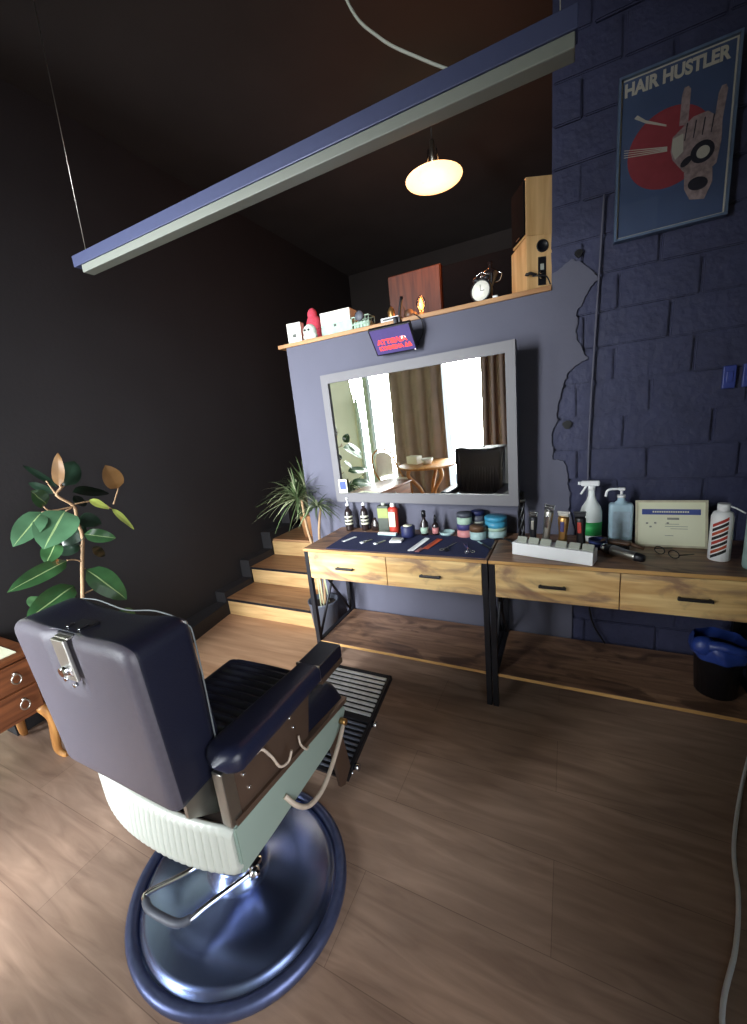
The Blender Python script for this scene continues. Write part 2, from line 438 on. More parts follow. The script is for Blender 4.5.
while z < H:
    x = 1.525 - (0.16 if r % 2 else 0.02)
    while x < 2.36:
        bw = random.uniform(0.27, 0.33); x0 = max(x, 1.522); x1 = min(x + bw - 0.009, 2.359)
        if x1 - x0 > 0.03:
            t = bmesh.new(); bmesh.ops.create_cube(t, size=1)
            bmesh.ops.scale(t, vec=(x1 - x0, 0.03, rh - 0.009), verts=t.verts)
            bmesh.ops.bevel(t, geom=t.edges[:], offset=0.005, segments=2, affect='EDGES')
            bmesh.ops.translate(t, vec=((x0 + x1) / 2, 0.026 + random.uniform(-.004, .004), z + rh / 2 + random.uniform(-.003, .003)), verts=t.verts)
            bmesh.ops.rotate(t, cent=((x0 + x1) / 2, 0.02, z + rh / 2), matrix=Matrix.Rotation(random.uniform(-.012, .012), 3, 'Y'), verts=t.verts)
            for v in t.verts:
                n = noise.noise(v.co * 14); v.co.x += n * 0.006; v.co.z += n * 0.005
            b._merge(t)
        x += bw
    z += rh; r += 1
struct('wall_brick', b, 'brick_paint')
# black plugs that paint in the shade of old holes in the brickwork
b = B()
for (hx, hz, s_) in [(1.628, 2.055, 0.016), (1.590, 1.322, 0.02)]:
    b.prism([(hx + s_ * (1 + .2 * math.sin(3 * a)) * math.cos(a), hz + s_ * math.sin(a)) for a in [k * PI / 6 for k in range(12)]], 0, 1, Matrix(((1, 0, 0, 0), (0, 0, 0.02, -0.003), (0, 1, 0, 0), (0, 0, 0, 1))))
struct('trim_hole_shade', b, 'black_plastic')
# stepped stringer beside the stairs and dark box trim along the left wall
b = B()
for i in range(4): b.box(-0.999, -0.893, -0.08 + 0.315 * i - (0.0), 1.2, 0.16 * i, 0.16 * i + 0.2)
struct('trim_stringer', b, 'dark_wall_paint')
b = B().prism([(-0.999, -1.25), (-0.80, -0.62), (-0.895, -0.07), (-0.999, -0.07)], 0, 0.11)
struct('trim_floor_box', b, 'dark_wall_paint')
# rear wall with two glazed openings
b = B()
for x0, x1 in [(-2.4, -2.08), (-1.15, -0.62), (0.42, 2.36)]: b.box(x0, x1, -3.3, -3.2, 0, H)
for x0, x1 in [(-2.08, -1.15), (-0.62, 0.42)]: b.box(x0, x1, -3.3, -3.2, 2.6, H); b.box(x0, x1, -3.3, -3.2, 0, 0.1)
struct('wall_rear', b, 'pale_wall_paint')
for n, (x0, x1) in enumerate([(-2.08, -1.15), (-0.62, 0.42)]):
    b = B(); f = 0.05
    b.box(x0, x0 + f, -3.28, -3.22, 0.1, 2.6).box(x1 - f, x1, -3.28, -3.22, 0.1, 2.6).box(x0, x1, -3.28, -3.22, 0.1, 0.15).box(x0, x1, -3.28, -3.22, 2.55, 2.6)
    if n == 0: b.box(-1.86, -1.78, -3.28, -3.20, 0.1, 2.6)
    fr = obj('window_frame', b, 'window_frame_paint')
    gl = obj('window_pane', B().box(x0 + f, x1 - f, -3.255, -3.245, 0.15, 2.55), 'window_glass', fr)
    fr.name = 'window_%d' % (n + 1); fr['kind'] = 'structure'


# ------------------------------------------------------------------ stairs
t = thing('staircase', 'three oak steps with pale risers climbing between dark left wall and blue partition', 'stairs', (-0.45, -0.06, 0))
for i in range(3):
    y0 = -0.06 + 0.315 * i; z1 = 0.15 * (i + 1); ye = 0.62 if i == 2 else y0 + 0.33
    obj('riser', B().box(-0.892, -0.001, y0, y0 + 0.02, z1 - 0.15, z1 - 0.02), 'oak_riser', t, True)
    if i < 2:
        obj('tread', B().box(-0.892, -0.001, y0 - 0.012, y0 + 0.314, z1 - 0.02, z1, 0.002), 'oak_step', t, True)
        obj('nosing', B().box(-0.892, -0.001, y0 - 0.018, y0 - 0.0121, z1 - 0.019, z1 - 0.001), 'black_metal', t, True)

# ------------------------------------------------------------------ work tables
TZ = 0.77


def console(x0, x1, label, mirrored_label=None):
    t = thing('console_table', label, 'table', ((x0 + x1) / 2, -0.22, 0), group='rustic console tables along the wall')
    obj('tabletop', B().box(x0, x1, -0.445, -0.012, TZ - 0.018, TZ, 0.002), 'rustic_top', t, True)
    obj('top_edge', B().box(x0, x1, -0.4465, -0.4451, TZ - 0.0165, TZ - 0.001), 'rustic_edge', t, True)
    a, c = x0 + 0.028, x1 - 0.028; m_ = (a + c) / 2
    obj('drawer_case', B().box(a, c, -0.425, -0.03, 0.595, 0.75), 'rustic_top', t, True)
    for u, v in ((a, m_ - 0.002), (m_ + 0.002, c)):
        d = obj('drawer', B().box(u, v, -0.441, -0.4251, 0.592, 0.749, 0.0015), 'rustic_front', t, True)
        h = B(); hm = (u + v) / 2 - 0.005
        h.box(hm - 0.054, hm + 0.054, -0.462, -0.450, 0.662, 0.674, 0.003).box(hm - 0.050, hm - 0.042, -0.452, -0.4405, 0.664, 0.672).box(hm + 0.042, hm + 0.050, -0.452, -0.4405, 0.664, 0.672)
        obj('handle', h, 'black_metal', d, True)
    obj('shelf', B().box(x0 + 0.026, x1 - 0.026, -0.43, -0.015, 0.165, 0.182, 0.0015), 'rustic_top', t, True)
    obj('shelf_edge', B().box(x0 + 0.026, x1 - 0.026, -0.4315, -0.4301, 0.166, 0.181), 'rustic_edge', t, True)
    for u in (x0, x1 - 0.025):
        p = 0.025
        for y in (-0.44, -0.04): obj('leg', B().box(u, u + p, y, y + p, 0, TZ - 0.018), 'black_metal', t, True)
        q = B(); q.box(u, u + p, -0.415, -0.04, 0.165, 0.185).box(u, u + p, -0.415, -0.04, TZ - 0.04, TZ - 0.018)
        xm = u + p / 2
        q.tube([(xm, -0.42, 0.74), (xm, -0.04, 0.19)], 0.008).tube([(xm, -0.42, 0.19), (xm, -0.04, 0.74)], 0.008)
        obj('cross_brace', q, 'black_metal', t, True)
    return t


console(0.250, 1.272, 'left rustic console table with two drawers holding the navy mat')
console(1.278, 2.300, 'right rustic console table with two drawers holding clippers and the certificate')

# ------------------------------------------------------------------ wall shelf on the partition
tag(obj('wall_shelf', B().box(-0.055, 1.5195, -0.012, 0.26, 1.9301, 1.952, 0.002), 'shelf_oak'), 'long oak board capping the top of the blue partition', 'shelf')
SZ = 1.9525

# ------------------------------------------------------------------ mirror
t = thing('mirror', 'wide wall mirror with grey painted frame above the left console table', 'mirror', (0.272, -0.035, 0.955), (math.radians(1.3), 0, math.radians(-5.5)))
W_, H_ = 1.115, 0.77
b = B()
b.wallprism([(0, 0), (W_, 0), (W_, 0.055), (0, 0.055)], -0.02, 0.012)
b.wallprism([(0, H_ - 0.05), (W_, H_ - 0.05), (W_, H_), (0, H_)], -0.02, 0.012)
b.wallprism([(0, 0.055), (0.048, 0.055), (0.048, H_ - 0.05), (0, H_ - 0.05)], -0.02, 0.012)
b.wallprism([(W_ - 0.045, 0.055), (W_, 0.055), (W_, H_ - 0.05), (W_ - 0.045, H_ - 0.05)], -0.02, 0.012)
obj('frame', b, 'mirror_frame_paint', t)
obj('backing', B().box(0.01, W_ - 0.01, 0.0125, 0.018, 0.01, H_ - 0.01), 'black_plastic', t)
obj('mirror_pane', B().box(0.049, W_ - 0.046, -0.008, -0.003, 0.056, H_ - 0.051), 'mirror_glass', t)
obj('wall_bracket', B().box(W_ - 0.2, W_ - 0.1, 0.0185, 0.10, 0.5, 0.56), 'black_metal', t)

# ------------------------------------------------------------------ poster
t = thing('framed_poster', 'framed blue poster with red disc and horned-hand figure on the brick wall', 'poster', (1.94, -0.01, 2.05))
x0, x1, z0, z1 = 1.757, 2.122, 2.055, 2.615
b = B(); f = 0.008
b.box(x0, x1, -0.03, 0.006, z0, z0 + f).box(x0, x1, -0.03, 0.006, z1 - f, z1).box(x0, x0 + f, -0.03, 0.006, z0 + f, z1 - f).box(x1 - f, x1, -0.03, 0.006, z0 + f, z1 - f)
obj('frame', b, 'frame_steel', t, True)
obj('border', B().box(x0 + f, x1 - f, -0.016, -0.012, z0 + f, z1 - f), 'poster_cream', t, True)
obj('print', B().box(x0 + f + .006, x1 - f - .006, -0.0175, -0.0161, z0 + f + .006, z1 - f - .006), 'poster_blue', t, True)


def poly(pts, y, m, nm='motif'):
    return obj(nm, B().wallprism(pts, y, y + 0.0005), m, t, True)


c_ = (1.927, 2.335); R_ = 0.132
poly([(c_[0] + R_ * math.cos(a), c_[1] + R_ * math.sin(a)) for a in [k * PI / 24 for k in range(48)]], -0.0182, 'poster_red', 'disc')
b = B(); y = -0.0189
for P_ in ([(1.957, 2.395), (1.984, 2.39), (1.986, 2.50), (1.978, 2.512), (1.966, 2.51), (1.960, 2.49)], [(2.062, 2.375), (2.085, 2.368), (2.094, 2.46), (2.088, 2.475), (2.076, 2.475), (2.068, 2.455)],
           [(1.935, 2.319), (1.939, 2.364), (1.969, 2.387), (1.999, 2.409), (2.041, 2.412), (2.085, 2.371), (2.087, 2.307), (2.078, 2.238), (2.055, 2.219), (1.978, 2.240), (1.943, 2.289)],
           [(1.981, 2.246), (2.067, 2.226), (2.07, 2.181), (2.049, 2.129), (2.004, 2.139), (1.985, 2.179)]): b.wallprism(P_, y, y + 0.0005); y -= 0.0006
obj('hand_motif', b, 'poster_pink', t, True)


def ell(b, cx, cz, rx, rz, y, rot=0):
    b.wallprism([(cx + rx * math.cos(a) * math.cos(rot) - rz * math.sin(a) * math.sin(rot), cz + rx * math.cos(a) * math.sin(rot) + rz * math.sin(a) * math.cos(rot)) for a in [k * PI / 10 for k in range(20)]], y, y + 0.0005)


b = B(); ell(b, 2.026, 2.186, 0.031, 0.022, -0.0216, -.2); obj('cuff_opening', b, 'poster_dark', t, True)
b = B(); ell(b, 2.033, 2.287, 0.036, 0.036, -0.0216); ell(b, 1.985, 2.27, 0.02, 0.012, -0.0216, .7)
for k in range(4): b.wallprism([(1.975 + .026 * k, 2.34), (1.978 + .026 * k, 2.34), (1.984 + .026 * k, 2.395), (1.980 + .026 * k, 2.395)], -0.0216, -0.0211)
obj('dark_motif', b, 'poster_dark', t, True)
b = B(); ell(b, 2.035, 2.285, 0.02, 0.02, -0.0222); obj('dial_motif', b, 'poster_cream', t, True); b = B()
b.wallprism([(1.939, 2.358), (1.971, 2.365), (1.974, 2.306), (1.95, 2.287), (1.938, 2.32)], -0.0222, -0.0217)
obj('thumb_motif', b, 'poster_cream', t, True); b = B()
b.wallprism([(1.812, 2.470), (1.822, 2.478), (1.85, 2.452), (1.917, 2.414), (1.917, 2.408), (1.85, 2.442)], -0.0188, -0.0183)
for k in range(4): b.wallprism([(1.782, 2.375 - .008 * k), (1.782, 2.373 - .008 * k), (1.924, 2.337 - .004 * k), (1.924, 2.341 - .004 * k)], -0.0188, -0.0183)
obj('spark_motif', b, 'poster_cream', t, True)
MX = lambda x, y, z: Matrix(((1, 0, 0, x), (0, 0, -1, y), (0, 1, 0, z), (0, 0, 0, 1)))
b = B(); text_mesh(b, 'HAIR HUSTLER', 0.058, MX(1.776, -0.0184, 2.550), bold=0.0024, sx=0.82)
obj('lettering', b, 'poster_cream', t, True)
obj('glass_pane', B().box(x0 + f, x1 - f, -0.0265, -0.0245, z0 + f, z1 - f), 'poster_glass', t, True)

# conduit cable and switches on the brick wall
tag(obj('wall_cable', B().tube([(1.719, -0.002, 2.25), (1.706, -0.006, 1.892), (1.687, -0.006, 1.336), (1.685, -0.004, 1.049), (1.684, -0.005, 0.80)], 0.0045, sub=6), 'partition_paint'), 'thin painted cable running down the brick wall', 'cable')
for i, (xx, lb) in enumerate([(2.182, 'small blue switch plate on dark brick wall'), (2.245, 'second blue switch plate at the far right edge')]):
    t = thing('light_switch', lb, 'switch', (xx, 0.0, 1.463), group='switches on the brick wall')
    obj('plate', B().box(-0.021, 0.021, -0.008, 0.006, -0.045, 0.045, 0.003), 'blue_switch', t)
    obj('rocker', B().box(-0.011, 0.011, -0.012, -0.0075, -0.022, 0.022, 0.002), 'blue_switch', t)

# ------------------------------------------------------------------ linear pendant light
t = thing('linear_pendant_light', 'long grey linear pendant light hanging unlit on wires', 'ceiling light', (0.6, -0.9, 2.21))
obj('housing', B().box(-0.425, 1.605, -0.925, -0.875, 2.244, 2.29, 0.002), 'lamp_aluminium', t, True)
obj('diffuser', B().box(-0.375, 1.60, -0.921, -0.873, 2.212, 2.2438, 0.003), 'diffuser_acrylic', t, True)
for xa, xb in ((-0.30, -0.352), (1.568, 1.568)): obj('suspension_wire', B().tube([(xa, -0.9, H), (xb, -0.9, 2.288)], 0.0016, 6), 'brushed_metal', t, True)
obj('power_cord', B().tube([(0.93, -0.9, H), (0.955, -0.9, 2.85), (1.035, -0.9, 2.565), (1.123, -0.9, 2.444), (1.231, -0.9, 2.355), (1.322, -0.9, 2.289)], 0.004, sub=8), 'grey_plastic', t, True)

# ------------------------------------------------------------------ glowing pendant on the mezzanine
PX, PY, PZ = 0.81, 0.7, 2.885
t = thing('pendant_lamp', 'glowing orange-white disc pendant lamp hanging over the mezzanine', 'pendant lamp', (PX, PY, PZ))
obj('glow_disc', B().lathe([(0, -0.02), (0.12, -0.016), (0.175, 0.0), (0.18, 0.008), (0.16, 0.02), (0.06, 0.05), (0, 0.055)]), 'lamp_glow', t)
obj('glass_neck', B().lathe([(0.075, 0.045), (0.055, 0.075), (0.036, 0.11), (0.026, 0.19)]), 'clear_glass', t)
obj('lamp_holder', B().cyl((0, 0, 0.055), (0, 0, 0.21), 0.015), 'brushed_metal', t)
obj('cord', B().tube([(0, 0, 0.21), (0, 0, H - PZ)], 0.003, 6), 'black_plastic', t)
l = bpy.data.lights.new('pendant_light', 'POINT'); l.energy = 8; l.color = (1.0, 0.30, 0.10); l.shadow_soft_size = 0.12
o = bpy.data.objects.new('pendant_light', l); col.objects.link(o); o.location = (PX, PY, PZ - 0.16)

# ------------------------------------------------------------------ mezzanine furniture
t = thing('wardrobe', 'reddish wooden wardrobe standing behind the partition shelf', 'wardrobe', (0.5, 1.45, 0.45))
obj('cabinet_body', B().box(0.26, 0.70, 1.15, 1.7, 0.45, 2.56, 0.004), 'red_brown_panel', t, True)
obj('door', B().box(0.265, 0.695, 1.13, 1.149, 0.5, 2.55, 0.003), 'red_brown_panel', t, True)
obj('door_handle', B().box(0.66, 0.672, 1.112, 1.1295, 1.5, 1.7, 0.003), 'brushed_metal', t, True)
t = thing('cabinet', 'tall black cabinet beside the reddish wardrobe behind the shelf', 'cabinet', (0.95, 1.45, 0.45))
obj('cabinet_body', B().box(0.705, 1.30, 1.17, 1.7, 0.45, 2.54, 0.004), 'grille_cloth', t, True)
obj('door', B().box(0.71, 1.295, 1.15, 1.169, 0.5, 2.53, 0.003), 'grille_cloth', t, True)


# ------------------------------------------------------------------ items on the shelf
def rz(a): return (0, 0, math.radians(a))


t = thing('card_box', 'small white card box at the left end of the shelf', 'box', (0.040, 0.07, SZ), rz(8))
obj('carton', B().box(-0.048, 0.048, -0.025, 0.025, 0, 0.125, 0.002), 'white_card', t)
obj('printed_mark', B().box(-0.012, 0.012, -0.0262, -0.0251, 0.04, 0.06), 'dark_green', t)
# pink plush
b = B()
b.sphere((0, 0, 0.10), 0.060, (0.95, 0.75, 1.3)).sphere((-0.005, 0, 0.175), 0.033, (1, 0.8, 1.2)).sphere((0.042, 0, 0.05), 0.038).sphere((-0.045, -0.01, 0.04), 0.036)
t = thing('plush_toy', 'pink plush toy between white boxes on the shelf', 'toy', (0.125, 0.160, SZ + 0.002)); obj('plush_body', b, 'pink_plush', t)
t = thing('plush_toy', 'small white ghost plush with dark eyes in front of pink toy', 'toy', (0.178, 0.020, SZ + 0.001), rz(5))
obj('plush_body', B().sphere((0, 0, 0.045), 0.045, (1, 0.6, 1.0)).sphere((-0.03, 0, 0.018), 0.018).sphere((0.03, 0, 0.018), 0.018), 'white_plush', t)
for s_ in (-1, 1): obj('eye', B().sphere((-0.008 + s_ * 0.013, -0.026, 0.052), 0.007), 'black_plastic', t)
t = thing('storage_box', 'pale green carton under a white lid on the shelf', 'box', (0.340, 0.125, SZ), rz(3))
obj('carton', B().box(-0.108, 0.10, -0.06, 0.06, 0, 0.075, 0.003), 'pale_green_card', t)
obj('printed_mark', B().box(-0.018, -0.002, -0.0615, -0.0605, 0.055, 0.068), 'dark_green', t)
t = thing('storage_box', 'flat white box resting on top of the pale green carton', 'box', (0.340, 0.125, SZ + 0.0755), rz(3))
obj('carton', B().box(-0.108, 0.092, -0.058, 0.058, 0, 0.068, 0.003), 'white_card', t)
t = thing('wire_basket', 'small pale wire basket with round grey knob beside white boxes', 'basket', (0.51, 0.09, SZ))
b = B()
for zz in (0.004, 0.035, 0.075): b.tube([(-0.055, -0.04, zz), (0.055, -0.04, zz), (0.055, 0.04, zz), (-0.055, 0.04, zz)], 0.0035, 6, closed=True)
for k in range(6):
    for yy in (-0.04, 0.04): b.tube([(-0.055 + .022 * k, yy, 0.004), (-0.055 + .022 * k, yy, 0.075)], 0.002, 6)
obj('basket_wires', b, 'pale_green_card', t)
obj('lining', B().box(-0.048, 0.048, -0.034, 0.034, 0.008, 0.05, 0.004), 'pale_green_card', t)
obj('round_knob', B().lathe([(0, 0), (0.026, 0), (0.028, 0.008), (0.02, 0.014), (0, 0.015)], (0.0, -0.041, 0.075), M=Matrix.Rotation(PI / 2, 4, 'X')), 'grey_pot', t)
t = thing('figurine', 'small amber figurine standing alone on the shelf', 'figurine', (0.695, 0.08, SZ + 0.001))
obj('figure', B().lathe([(0, 0), (0.024, 0), (0.026, 0.01), (0.02, 0.05), (0.022, 0.065), (0.012, 0.085), (0, 0.095)], sy=.7), 'gold', t)
t = thing('power_strip', 'short white multi-socket strip lying beside the figurine', 'power strip', (0.715, 0.018, SZ), rz(0))
obj('strip_body', B().box(-0.055, 0.05, -0.02, 0.02, 0, 0.022, 0.004), 'white_plastic', t)
obj('socket', B().box(-0.04, 0.02, -0.0212, -0.0195, 0.006, 0.015), 'black_plastic', t)
# edison bulb lamp
t = thing('filament_lamp', 'small table lamp with glowing filament bulb on the shelf', 'lamp', (0.875, 0.07, SZ))
obj('base', B().lathe([(0, 0), (0.03, 0), (0.03, 0.012), (0.012, 0.016), (0.011, 0.028), (0, 0.028)]), 'turned_wood', t)
obj('glass_bulb', B().lathe([(0.01, 0.028), (0.018, 0.045), (0.026, 0.07), (0.022, 0.09), (0.008, 0.108), (0, 0.112)]), 'clear_glass', t)
obj('filament', B().lathe([(0, 0.038), (0.008, 0.045), (0.011, 0.065), (0.005, 0.09), (0, 0.1)], seg=10), 'filament_glow', t)
l = bpy.data.lights.new('filament_light', 'POINT'); l.energy = 0.9; l.color = (1, 0.4, 0.12); l.shadow_soft_size = 0.03
o = bpy.data.objects.new('filament_light', l); col.objects.link(o); o.location = (0.875, 0.07, SZ + 0.07)
b = B().sphere((0, 0, 0.03), 0.03, (1, .8, 1)).sphere((0.03, 0, 0.02), 0.02).tube([(-.02, 0, .04), (-.03, 0, .075)], .004)
t = thing('ornament', 'small dark brown ornament just left of the filament lamp', 'ornament', (0.80, 0.08, SZ)); obj('carving', b, 'brown_lid', t)
# alarm clock
t = thing('alarm_clock', 'round black alarm clock with white dial on the shelf', 'clock', (1.195, 0.08, SZ), rz(-10))
RX = Matrix.Rotation(PI / 2, 4, 'X')
obj('case', B().lathe([(0, -0.025), (0.05, -0.025), (0.053, -0.01), (0.053, 0.018), (0.047, 0.022), (0.047, 0.016), (0, 0.016)], (0, 0, 0.062), M=RX).cyl((-0.03, 0, 0.0), (-0.02, 0, 0.02), 0.005).cyl((0.03, 0, 0), (0.02, 0, 0.02), 0.005), 'black_plastic', t)
d = obj('dial', B().lathe([(0, 0.017), (0.046, 0.017), (0.046, 0.0162)], (0, 0, 0.062), M=RX), 'clock_face', t)
obj('hand', B().box(-0.001, 0.001, -0.0185, -0.0178, 0.062, 0.09).box(0, 0.02, -0.0185, -0.0178, 0.060, 0.063), 'black_plastic', d)
for s_ in (-1, 1): obj('bell', B().sphere((s_ * 0.026, 0, 0.118), 0.02, (1, .9, .7)), 'black_metal', t)
obj('hammer', B().tube([(-0.026, 0, 0.135), (0, 0, 0.15), (0.026, 0, 0.135)], 0.003, sub=4).cyl((0, 0, .115), (0, 0, .15), .003), 'chrome', t)
t = thing('trophy', 'small dark trophy behind the alarm clock', 'trophy', (1.225, 0.17, SZ))
obj('cup', B().lathe([(0, 0), (0.035, 0), (0.03, 0.03), (0.01, 0.06), (0.012, 0.10), (0.04, 0.15), (0.035, 0.17), (0.012, 0.18), (0.01, 0.2), (0.012, 0.215), (0, 0.22)]), 'amber_dark', t)
for s_ in (-1, 1): obj('trophy_handle', B().tube([(s_ * 0.03, 0, 0.16), (s_ * 0.055, 0, 0.15), (s_ * 0.045, 0, 0.12), (s_ * 0.02, 0, 0.115)], 0.003, sub=4), 'chrome', t)
t = thing('cable_clip', 'small white cable clip with wire beside the alarm clock', 'clip', (1.265, 0.05, SZ))
obj('clip_body', B().box(-0.012, 0.012, -0.008, 0.008, 0, 0.022, 0.003), 'white_plastic', t)

# speakers
SW, SD, SH = 0.165, 0.22, 0.232


def speaker(z, front, label, name='speaker'):
    ang = math.radians(27 if front else 24)
    t = thing(name, label, 'speaker', (1.413, 0.02, z), (0, 0, ang), group='pair of stacked bookshelf speakers')
    # local: corner at origin, x to the right along the side facing the camera, y away
    obj('cabinet', B().box(0, SD if front else SW, 0, SW if front else SD, 0, SH, 0.002), 'speaker_veneer', t)
    if front:
        obj('grille', B().box(-0.008, -0.0005, 0.006, SW - 0.006, 0.008, SH - 0.006, 0.003), 'grille_cloth', t)
        obj('badge', B().box(-0.0095, -0.0082, 0.06, 0.10, 0.014, 0.019), 'brushed_metal', t)
    else:
        obj('bass_port', B().lathe([(0.02, 0.0), (0.022, 0.004), (0.027, 0.003), (0.027, 0.0), (0, 0.0005)], (0.072, -0.0005, 0.185), M=RX), 'black_plastic', t)
        obj('terminal_plate', B().box(0.052, 0.088, -0.003, -0.0003, 0.02, 0.14, 0.001), 'black_plastic', t)
        for zz in (0.05, 0.07): obj('terminal', B().cyl((0.062, -0.003, zz), (0.062, -0.02, zz), 0.006), 'chrome', t)
        obj('rating_label', B().box(0.062, 0.078, -0.004, -0.0031, 0.085, 0.11), 'grey_plastic', t)
    return t


speaker(SZ + 0.0005, False, 'lower wooden speaker showing its rear port and black terminals')
speaker(SZ + SH + 0.002, True, 'upper wooden speaker with black grille facing left')
tag(obj('speaker_wire', B().tube([(1.44, 0.0, SZ + 0.055), (1.47, -0.004, SZ + 0.05), (1.50, 0.0, SZ + 0.04), (1.515, 0.01, SZ + 0.006)], 0.003, sub=5).tube([(1.455, 0.012, SZ + 0.06), (1.43, 0.0, SZ + 0.07), (1.42, 0.0, SZ + 0.066), (1.41, 0.0, SZ + 0.07)], 0.007, sub=3), 'black_plastic'), 'black speaker wire plugged behind the lower speaker', 'wire')

# ------------------------------------------------------------------ monitor
t = thing('monitor', 'small tilted screen with red text hanging under the shelf', 'monitor', (0.762, -0.10, 1.835))
Vx = Vector((1, 0, 0)); Vu = (Vector((0, -0.15, 1.894)) - Vector((0, -0.05, 1.776))).normalized(); Vn = Vx.cross(Vu)
MM = Matrix((Vx, Vu, Vn)).transposed().to_4x4(); MM.translation = Vector((0.762, -0.10, 1.835))
mw, mh = 0.118, 0.077
if Vn.y > 0: MM = MM @ Matrix.Scale(1, 4)
obj('case', B().box(-mw, mw, -mh, mh, -0.022, 0, 0.003, M=MM), 'black_plastic', t, True)
s_ = obj('screen', B().box(-mw + .008, mw - .008, -mh + .008, mh - .006, 0.0002, 0.001, M=MM), 'screen_purple', t, True)
b = B()
TM = MM @ Matrix.Translation((-0.088, -0.012, 0.0018)); text_mesh(b, 'ATTIE\u039bIA', 0.037, TM, bold=0.0016, sx=1.06)
TM = MM @ Matrix.Translation((-0.088, -0.047, 0.0018)); text_mesh(b, 'KYMMENA \u0394\u0394', 0.032, TM, bold=0.0014, sx=0.90)
obj('screen_lettering', b, 'screen_red', s_, True)
b = B().prism([(0.062 + .014 * math.cos(a), 0.006 + .009 * math.sin(a)) for a in [k * PI / 8 for k in range(16)]], 0.0012, 0.0022, MM)
obj('screen_symbol', b, 'screen_white', s_, True)
obj('power_light', B().prism([(0.106 + .004 * math.cos(a), -0.0725 + .003 * math.sin(a)) for a in [k * PI / 6 for k in range(12)]], 0.0002, 0.001, MM), 'screen_white', t, True)
b = B().tube([(0.765, -0.085, 1.845), (0.765, -0.035, 1.90), (0.765, -0.03, 1.96)], 0.009, sub=4)
b.box(0.745, 0.785, -0.028, -0.0125, 1.90, 1.96, 0.003).box(0.745, 0.785, -0.028, 0.05, 1.9525, 1.962, 0.002)
b.tube([(0.757, 0.03, 1.962), (0.765, 0.03, 2.0), (0.78, 0.035, 2.07)], 0.009, sub=3)
obj('mounting_arm', b, 'black_metal', t, True)
tag(obj('monitor_cable', B().tube([(0.86, -0.012, 1.96), (0.90, -0.018, 1.92), (0.905, -0.02, 1.86), (0.88, -0.02, 1.82), (0.885, -0.045, 1.80)], 0.003, sub=6), 'black_plastic'), 'thin black cable looping from shelf to the hanging screen', 'cable')

# ------------------------------------------------------------------ items on the left table
e = 0.0006
b = B().prism([(0.392, -0.425), (1.262, -0.425), (1.262, -0.14), (0.98, -0.112), (0.385, -0.108)], TZ + e, TZ + 0.003)
tag(obj('barber_mat', b, 'navy_cloth'), 'navy blue tool mat spread on the left console table', 'mat')
MZ = TZ + 0.0036


def bottle(name, label, cat, x, y, parts, z=None, rot=0, group=None):
    """parts: list of (name, material, profile, sx, sy)"""
    t = thing(name, label, cat, (x, y, (TZ + e) if z is None else z), rz(rot), group)
    for p in parts: obj(p[0], B().lathe(p[2], sx=p[3] if len(p) > 3 else 1, sy=p[4] if len(p) > 4 else 1), p[1], t)
    return t


for x, y, lb in ((0.350, -0.068, 'leftmost black pump bottle with three white label bands'), (0.455, -0.052, 'second black pump bottle from the left with white bands')):
    t = bottle('pump_bottle', lb, 'bottle', x, y, [('bottle_body', 'amber_dark', [(0, 0), (0.024, 0), (0.025, 0.01), (0.025, 0.115), (0.018, 0.135), (0.01, 0.142), (0.01, 0.16), (0, 0.16)]),
        ('pump_head', 'white_plastic', [(0, 0.16), (0.012, 0.16), (0.012, 0.172), (0.004, 0.175), (0.004, 0.2), (0.008, 0.203), (0.008, 0.212), (0, 0.213)])], group='black pump bottles at the left of the table')
    for zz, hh in ((0.04, 0.012), (0.062, 0.010), (0.084, 0.012)): obj('label_band', B().lathe([(0.0253, zz), (0.0257, zz), (0.0257, zz + hh), (0.0253, zz + hh)]), 'paper', t)
t = thing('bottle', 'dark flat glass flask between black pump bottle and green carton', 'bottle', (0.525, -0.052, TZ + e))
obj('bottle_body', B().lathe([(0, 0), (0.03, 0), (0.03, 0.035), (0.015, 0.06), (0.01, 0.08), (0, 0.082)], sy=.6), 'amber_dark', t)
t = thing('canister', 'square dark green canister with yellow-green label', 'canister', (0.602, -0.07, TZ + e), rz(4))
obj('can_body', B().box(-0.036, 0.036, -0.024, 0.024, 0, 0.165, 0.005), 'dark_green', t)
obj('front_label', B().box(-0.033, 0.033, -0.0255, -0.0242, 0.09, 0.15), 'green_yellow', t)
obj('cap', B().cyl((0, 0, 0.165), (0, 0, 0.182), 0.014), 'grey_plastic', t)
t = bottle('talc_bottle', 'tall red bottle with white label and white cap', 'bottle', 0.665, -0.078, [('bottle_body', 'red_plastic', [(0, 0), (0.03, 0), (0.031, 0.01), (0.031, 0.145), (0.018, 0.158), (0, 0.158)], 1, .8), ('cap', 'white_plastic', [(0, 0.158), (0.014, 0.158), (0.014, 0.180), (0, 0.181)])])
obj('front_label', B().box(-0.02, 0.02, -0.0262, -0.0235, 0.04, 0.13, 0.001), 'paper', t)
t = thing('clear_case', 'flat clear case lying at the back of navy mat', 'case', (0.650, -0.150, MZ), rz(-3))
obj('case_body', B().box(-0.06, 0.06, -0.014, 0.014, 0, 0.012, 0.003), 'pale_aqua', t)
obj('case_lid', B().box(-0.058, 0.058, -0.012, 0.012, 0.0122, 0.016, 0.001), 'white_plastic', t)
t = bottle('neck_strip_roll', 'thick navy roll with white paper core standing on mat', 'roll', 0.782, -0.155, [('roll_body', 'navy_plastic', [(0, 0), (0.038, 0), (0.04, 0.004), (0.04, 0.058), (0.036, 0.062), (0.0, 0.062)]), ('paper_core', 'paper', [(0, 0.0622), (0.026, 0.0622), (0.026, 0.066), (0, 0.0665)])], z=MZ)
